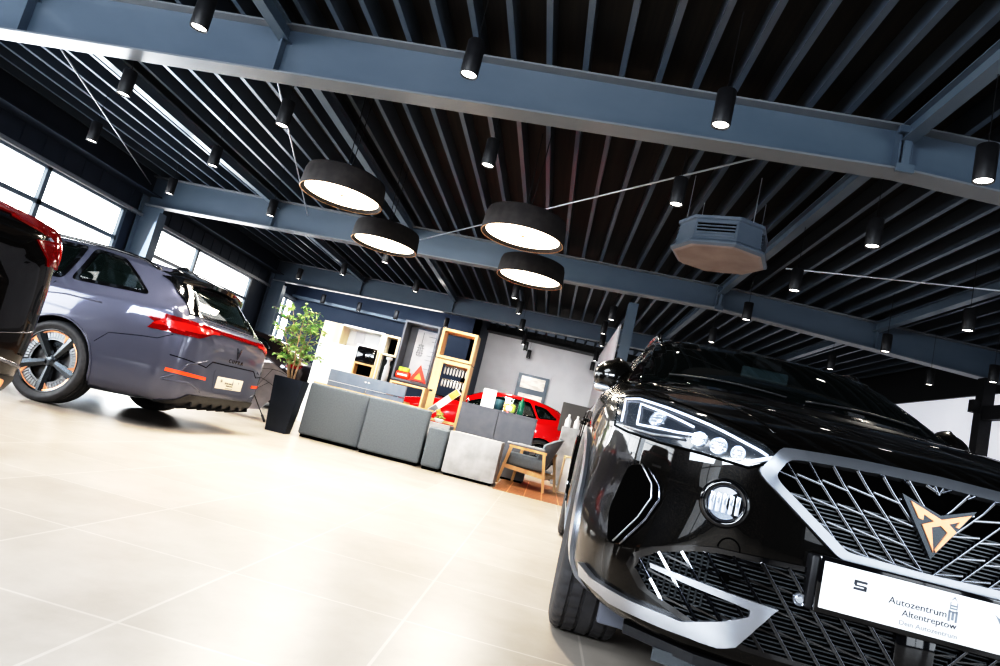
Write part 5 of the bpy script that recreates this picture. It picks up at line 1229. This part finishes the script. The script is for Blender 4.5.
def shell(b, G, th):
    A = [[b.verts.new(p) for p in r_] for r_ in G]
    cx, cy = -.06, .02
    Q = [[b.verts.new((cx + (p[0] - cx) * (1 - th), cy + (p[1] - cy) * (1 - th), p[2])) for p in r_] for r_ in G]
    n, m = len(G), len(G[0])
    for i in range(n - 1):
        for j in range(m - 1): b.faces.new((A[i][j], A[i + 1][j], A[i + 1][j + 1], A[i][j + 1])); b.faces.new((Q[i][j], Q[i][j + 1], Q[i + 1][j + 1], Q[i + 1][j]))
        b.faces.new((A[i][0], Q[i][0], Q[i + 1][0], A[i + 1][0])); b.faces.new((A[i][-1], A[i + 1][-1], Q[i + 1][-1], Q[i][-1]))
    for i in (0, n - 1):
        for j in range(m - 1): b.faces.new((A[i][j], A[i][j + 1], Q[i][j + 1], Q[i][j]))
    bmesh.ops.recalc_face_normals(b, faces=b.faces[:])
shell(b, G, .16); obj('backrest', b, M['fabric'], t, auto=60)
# white framed board and grey monitor cabinet right of the chair
t = thing('framed_board', 'white framed board standing on the floor right of the armchair', 'board', (.40, 9.55, 0), rz=-.35)
b = B(); frame_box(b, -.07, .22, -.02, .02, 0, .54, .025); obj('frame', b, M['palewood'], t); b = B(); box(b, -.045, .195, -.005, .005, .025, .515); obj('panel', b, M['white'], t)
t = thing('wall_screen', 'grey-brown flat screen panel on a stand behind the red hatchback', 'screen', (.42, 12.0, 0), rz=.0)
M['taupe'] = new_mat('taupe_screen', (.1, .09, .085), .4); b = B(); box(b, -.23, .45, -.02, .03, .9, 1.43, .01); obj('panel', b, M['taupe'], t); b = B(); box(b, -.02, .02, -.0, .02, .02, .9); obj('stand', b, M['black'], t); b = B(); box(b, -.2, .2, -.1, .12, 0, .02); obj('base', b, M['black'], t)
b = B(); box(b, -.17, .2, 0, .35, 0, .98, .01); o = obj('side_table', b, M['concrete'], loc=(.42, 11.1, 0)); tag(o, 'white side cabinet behind the armchair carrying two white bottles', 'cabinet')
pr = None
for k, (xx, hh) in enumerate(((.33, 1.), (.48, 1.))):
    b = B(); lathe(b, [(0, 0), (.05, 0), (.055, .02), (.05, .12), (.02, .18), (.02, .22), (0, .22)], 20); o = obj('white_bottle', b, M['white'], smooth=True, loc=(xx, 11.25, .98)); tag(o, ['left', 'right'][k] + ' white pump bottle on the white cabinet behind the armchair', 'bottle')
# planter and ficus
t = thing('planter', 'tall tapered navy planter at the left end of the sofa row', 'planter', (-3.26, 8.02, 0), rz=.12)
b = B(); R0, R1 = .125, .178
lv = [(R0, 0), (R1, .68), (R1 - .02, .68), (R1 - .03, .62)]; rg = [[b.verts.new((sx * q, sy * q, z)) for sx, sy in ((-1, -1), (1, -1), (1, 1), (-1, 1))] for q, z in lv]
for A, Q in zip(rg, rg[1:]):
    for k in range(4): b.faces.new((A[k], A[(k + 1) % 4], Q[(k + 1) % 4], Q[k]))
b.faces.new(rg[0][::-1]); obj('pot', b, M['planter'], t)
b = B(); box(b, -.148, .148, -.148, .148, .57, .615); obj('soil', b, M['soil'], t)
t = thing('ficus_tree', 'leafy variegated ficus growing out of the navy planter', 'plant', (-3.27, 8.02, .616))
b = B(); stems = []
for k in range(5):
    a = k * 1.3; p0 = Vector((.03 * math.cos(a), .03 * math.sin(a), 0)); pts = [p0]
    tgt = Vector((-.10 + .2 * math.cos(a) , .16 * math.sin(a), .72 + .25 * ((k * 37) % 5) / 5))
    for q in range(1, 7): pts.append(p0.lerp(tgt, q / 6) + Vector((random.uniform(-.015, .015), random.uniform(-.015, .015), 0)))
    tube(b, pts, .01, 7, radii=[.012 - .0014 * i for i in range(7)]); stems.append(pts)
twigs = []
for pts in stems:
    for q in range(2, 7):
        for _ in range(3):
            a = random.uniform(0, 2 * PI); L = random.uniform(.12, .30) * (1.2 - .09 * q)
            e = pts[q] + Vector((math.cos(a) * L, math.sin(a) * L, random.uniform(-.02, .16))); m = pts[q].lerp(e, .5) + Vector((0, 0, .03))
            tube(b, [pts[q], m, e], .003, 5, radii=[.004, .003, .0015]); twigs.append((pts[q], m, e))
obj('stems', b, M['bark'], t, smooth=True)
b = B()
def leaf(b, p, d, size):
    d = d.normalized(); s = d.cross(Vector((0, 0, 1)));
    s = s.normalized() if s.length > .01 else Vector((1, 0, 0)); n = s.cross(d); roll = random.uniform(-.9, .9); s = s * math.cos(roll) + n * math.sin(roll); n = s.cross(d)
    v = [b.verts.new(p + d * (size * t_) + s * (size * w_) + n * (size * h_)) for t_, w_, h_ in ((0, 0, 0), (.3, .24, .05), (.65, .22, .05), (1, 0, -.08), (.65, -.22, .05), (.3, -.24, .05), (.3, 0, 0), (.65, 0, 0))]
    for f_ in ((0, 1, 6), (1, 2, 7, 6), (2, 3, 7), (0, 6, 5), (6, 7, 4, 5), (7, 3, 4)): b.faces.new([v[i] for i in f_])
for a_, m, e in twigs:
    for q in range(12):
        t_ = random.uniform(.2, 1); p = a_.lerp(m, t_ * 2) if t_ < .5 else m.lerp(e, t_ * 2 - 1)
        p = p + Vector([random.uniform(-.02, .02) for _ in range(3)])
        leaf(b, p, Vector((random.uniform(-1, 1), random.uniform(-1, 1), random.uniform(-.7, .4))), random.uniform(.045, .075))
o = obj('foliage', b, M['leaf'], t)
_t, _b = nt(M['leaf']); _b.inputs['Subsurface Weight'].default_value = 0
# umbrella lying on the floor
apex = Vector((-4.47, 9.23, .62)); tip = Vector((-3.80, 8.81, .02)); axv = (tip - apex).normalized()
t = thing('open_umbrella', 'open grey umbrella lying on the floor between the grey estate car and the planter', 'umbrella', tuple(apex))
Rq = axv.to_track_quat('Z', 'Y').to_matrix().to_4x4()
b = B(); NR = 8; Rr = .52; rings = []; seg = 6
top = b.verts.new((0, 0, 0))
for j in range(1, 8):
    s = j / 7; ring = []
    for k in range(NR * seg):
        a = 2 * PI * k / (NR * seg); u_ = (k % seg) / seg; sag = 1 - .09 * math.sin(PI * u_) * s
        ring.append(b.verts.new((Rr * math.sin(s * 1.25) / math.sin(1.25) * sag * math.cos(a), Rr * math.sin(s * 1.25) / math.sin(1.25) * sag * math.sin(a), .34 * (1 - math.cos(s * 1.25)) / (1 - math.cos(1.25)) - .03 * math.sin(PI * u_) * s)))
    rings.append(ring)
n = NR * seg
for k in range(n): b.faces.new((top, rings[0][k], rings[0][(k + 1) % n]))
for A, Q in zip(rings, rings[1:]):
    for k in range(n): b.faces.new((A[k], Q[k], Q[(k + 1) % n], A[(k + 1) % n]))
b.transform(Rq); obj('canopy', b, M['umbrella'], t, smooth=True)
for k in range(NR):
    b = B(); a = 2 * PI * k / NR
    tube(b, [Rq @ Vector((Rr * math.sin(s * 1.25) / math.sin(1.25) * math.cos(a) * .985, Rr * math.sin(s * 1.25) / math.sin(1.25) * math.sin(a) * .985, .34 * (1 - math.cos(s * 1.25)) / (1 - math.cos(1.25)) + .006)) for s in [q / 6 for q in range(7)]], .0035, 5); obj('rib', b, M['black'], t)
    b = B(); tube(b, [Rq @ Vector((.012 * math.cos(a), .012 * math.sin(a), .38)), Rq @ Vector((.36 * math.cos(a), .36 * math.sin(a), .13))], .003, 5); obj('stretcher', b, M['black'], t)
b = B(); tube(b, [Rq @ Vector((0, 0, -.05)), Rq @ Vector((0, 0, (tip - apex).length - .1))], .007, 8); obj('shaft', b, M['black'], t)
b = B(); L_ = (tip - apex).length; tube(b, [Rq @ Vector((0, 0, L_ - .12)), Rq @ Vector((0, 0, L_))], .016, 10); obj('handle', b, M['black'], t, smooth=True)
# ------------------------------------------------------------------ lights
w = bpy.data.worlds.new('world'); bpy.context.scene.world = w; w.use_nodes = True
w.node_tree.nodes['Background'].inputs[0].default_value = (.75, .85, 1, 1); w.node_tree.nodes['Background'].inputs[1].default_value = .12
def area(name, loc, rot, sx, sy, power, col=(1, 1, 1), spread=PI):
    l = bpy.data.lights.new(name, 'AREA'); l.shape = 'RECTANGLE'; l.size = sx; l.size_y = sy; l.energy = power; l.color = col; l.spread = spread
    o = bpy.data.objects.new(name, l); C.objects.link(o); o.location = loc; o.rotation_euler = rot; return o
area('left_daylight', (-8.1, 6.5, 1.8), (0, math.radians(-90 + 8), 0), 2.2, 13, 500, (.86, .93, 1))
area('facade_daylight', (-6.2, -3.5, 2.9), (math.radians(50), 0, math.radians(-40)), 3, 1.2, 300, (.84, .92, 1))
area('right_daylight', (6.4, -2.2, 2.8), (math.radians(50), 0, math.radians(55)), 2.5, 1.0, 60, (.84, .92, 1))
area('lounge_overhead', (-5.5, 17.5, 3.2), (math.radians(-30), 0, 0), 4, 1, 60, (1, .95, .88))  # warm area light under the roof, angled down towards the lounge
area('front_fill', (-2.0, -3.9, 2.6), (math.radians(60), 0, 0), 3.6, .9, 380, (.86, .93, 1))  # added frontal fill for the black car's tyre and nearby floor; no window here
area('near_floor_fill', (-3.3, .2, 3.2), (math.radians(12), 0, 0), 3, 1.6, 190, (.9, .95, 1))  # added overhead fill brightening the floor near the camera
area('blue_wall_wash', (-5.4, 17.9, 3.2), (math.radians(60), 0, 0), 5, .2, 28, (.9, .95, 1))  # added strip of light to lift the blue wall, no fixture here
area('shelf_wash', (-2.9, 9.6, 3.2), (math.radians(35), 0, 0), 3.5, .3, 60, (1, .96, .9))  # added light to brighten the display case and shelves, no fixture here
def spot(name, loc, tgt, power, ang, col=(1, .93, .82), size=.06, blend=.6):
    l = bpy.data.lights.new(name, 'SPOT'); l.energy = power; l.spot_size = math.radians(ang); l.spot_blend = blend; l.color = col; l.shadow_soft_size = size
    o = bpy.data.objects.new(name, l); C.objects.link(o); o.location = loc
    o.rotation_euler = (Vector(tgt) - Vector(loc)).to_track_quat('-Z', 'Y').to_euler(); return o
for x, y, p in ((-3.13, 4.19, 250), (-1.07, 4.14, 420), (.68, 4.18, 70), (2.42, 4.26, 160), (2.42, 5.73, 120), (-3.12, 5.7, 200), (-1.07, 5.66, 220), (-4.8, 7.42, 160), (-4.85, 9.31, 130), (-1.09, 11.4, 300), (-3.3, 13.0, 200), (-1.07, 12.9, 260), (-1.1, 14.9, 160), (-1.1, 18.5, 120), (.85, 17.3, 120), (-4.87, 13, 120), (-6.09, 18.27, 60), (-4.93, 18.15, 60)):
    spot('spot_beam', (x, y, 2.98), (x, y, 0), p, 95)
for x, y, p in ((-2.73, 6.62, 45), (-2.69, 8.38, 50), (-.71, 6.71, 50), (-.67, 8.51, 50)):
    area('pendant_glow', (x, y, 2.69), (0, 0, 0), .75, .75, p, (1, .9, .76))
for x, y, tx, p in ((-1.1, 18.5, -1.4, 80), (.85, 17.3, 0.2, 150), (-1.11, 17.3, -1.6, 80), (5.0, 17, 5, 200)):
    spot('wall_fill_spot', (x, y, 2.98), (tx, 21, 1.7), p, 110, (1, .98, .95))  # extra beams added to brighten the grey back wall
sc = bpy.context.scene
sc.view_settings.view_transform = 'Standard'
sc.view_settings.use_curve_mapping = True
cm = sc.view_settings.curve_mapping; cv = cm.curves[3]
for px_, py_ in ((.04, .013), (.12, .078), (.3, .29), (.6, .74)): cv.points.new(px_, py_)
cm.update()
sc.view_settings.exposure = 0.0
sc.cycles.max_bounces = 6; sc.cycles.caustics_reflective = False; sc.cycles.caustics_refractive = False
sc.cycles.sample_clamp_indirect = 6; sc.cycles.transparent_max_bounces = 12
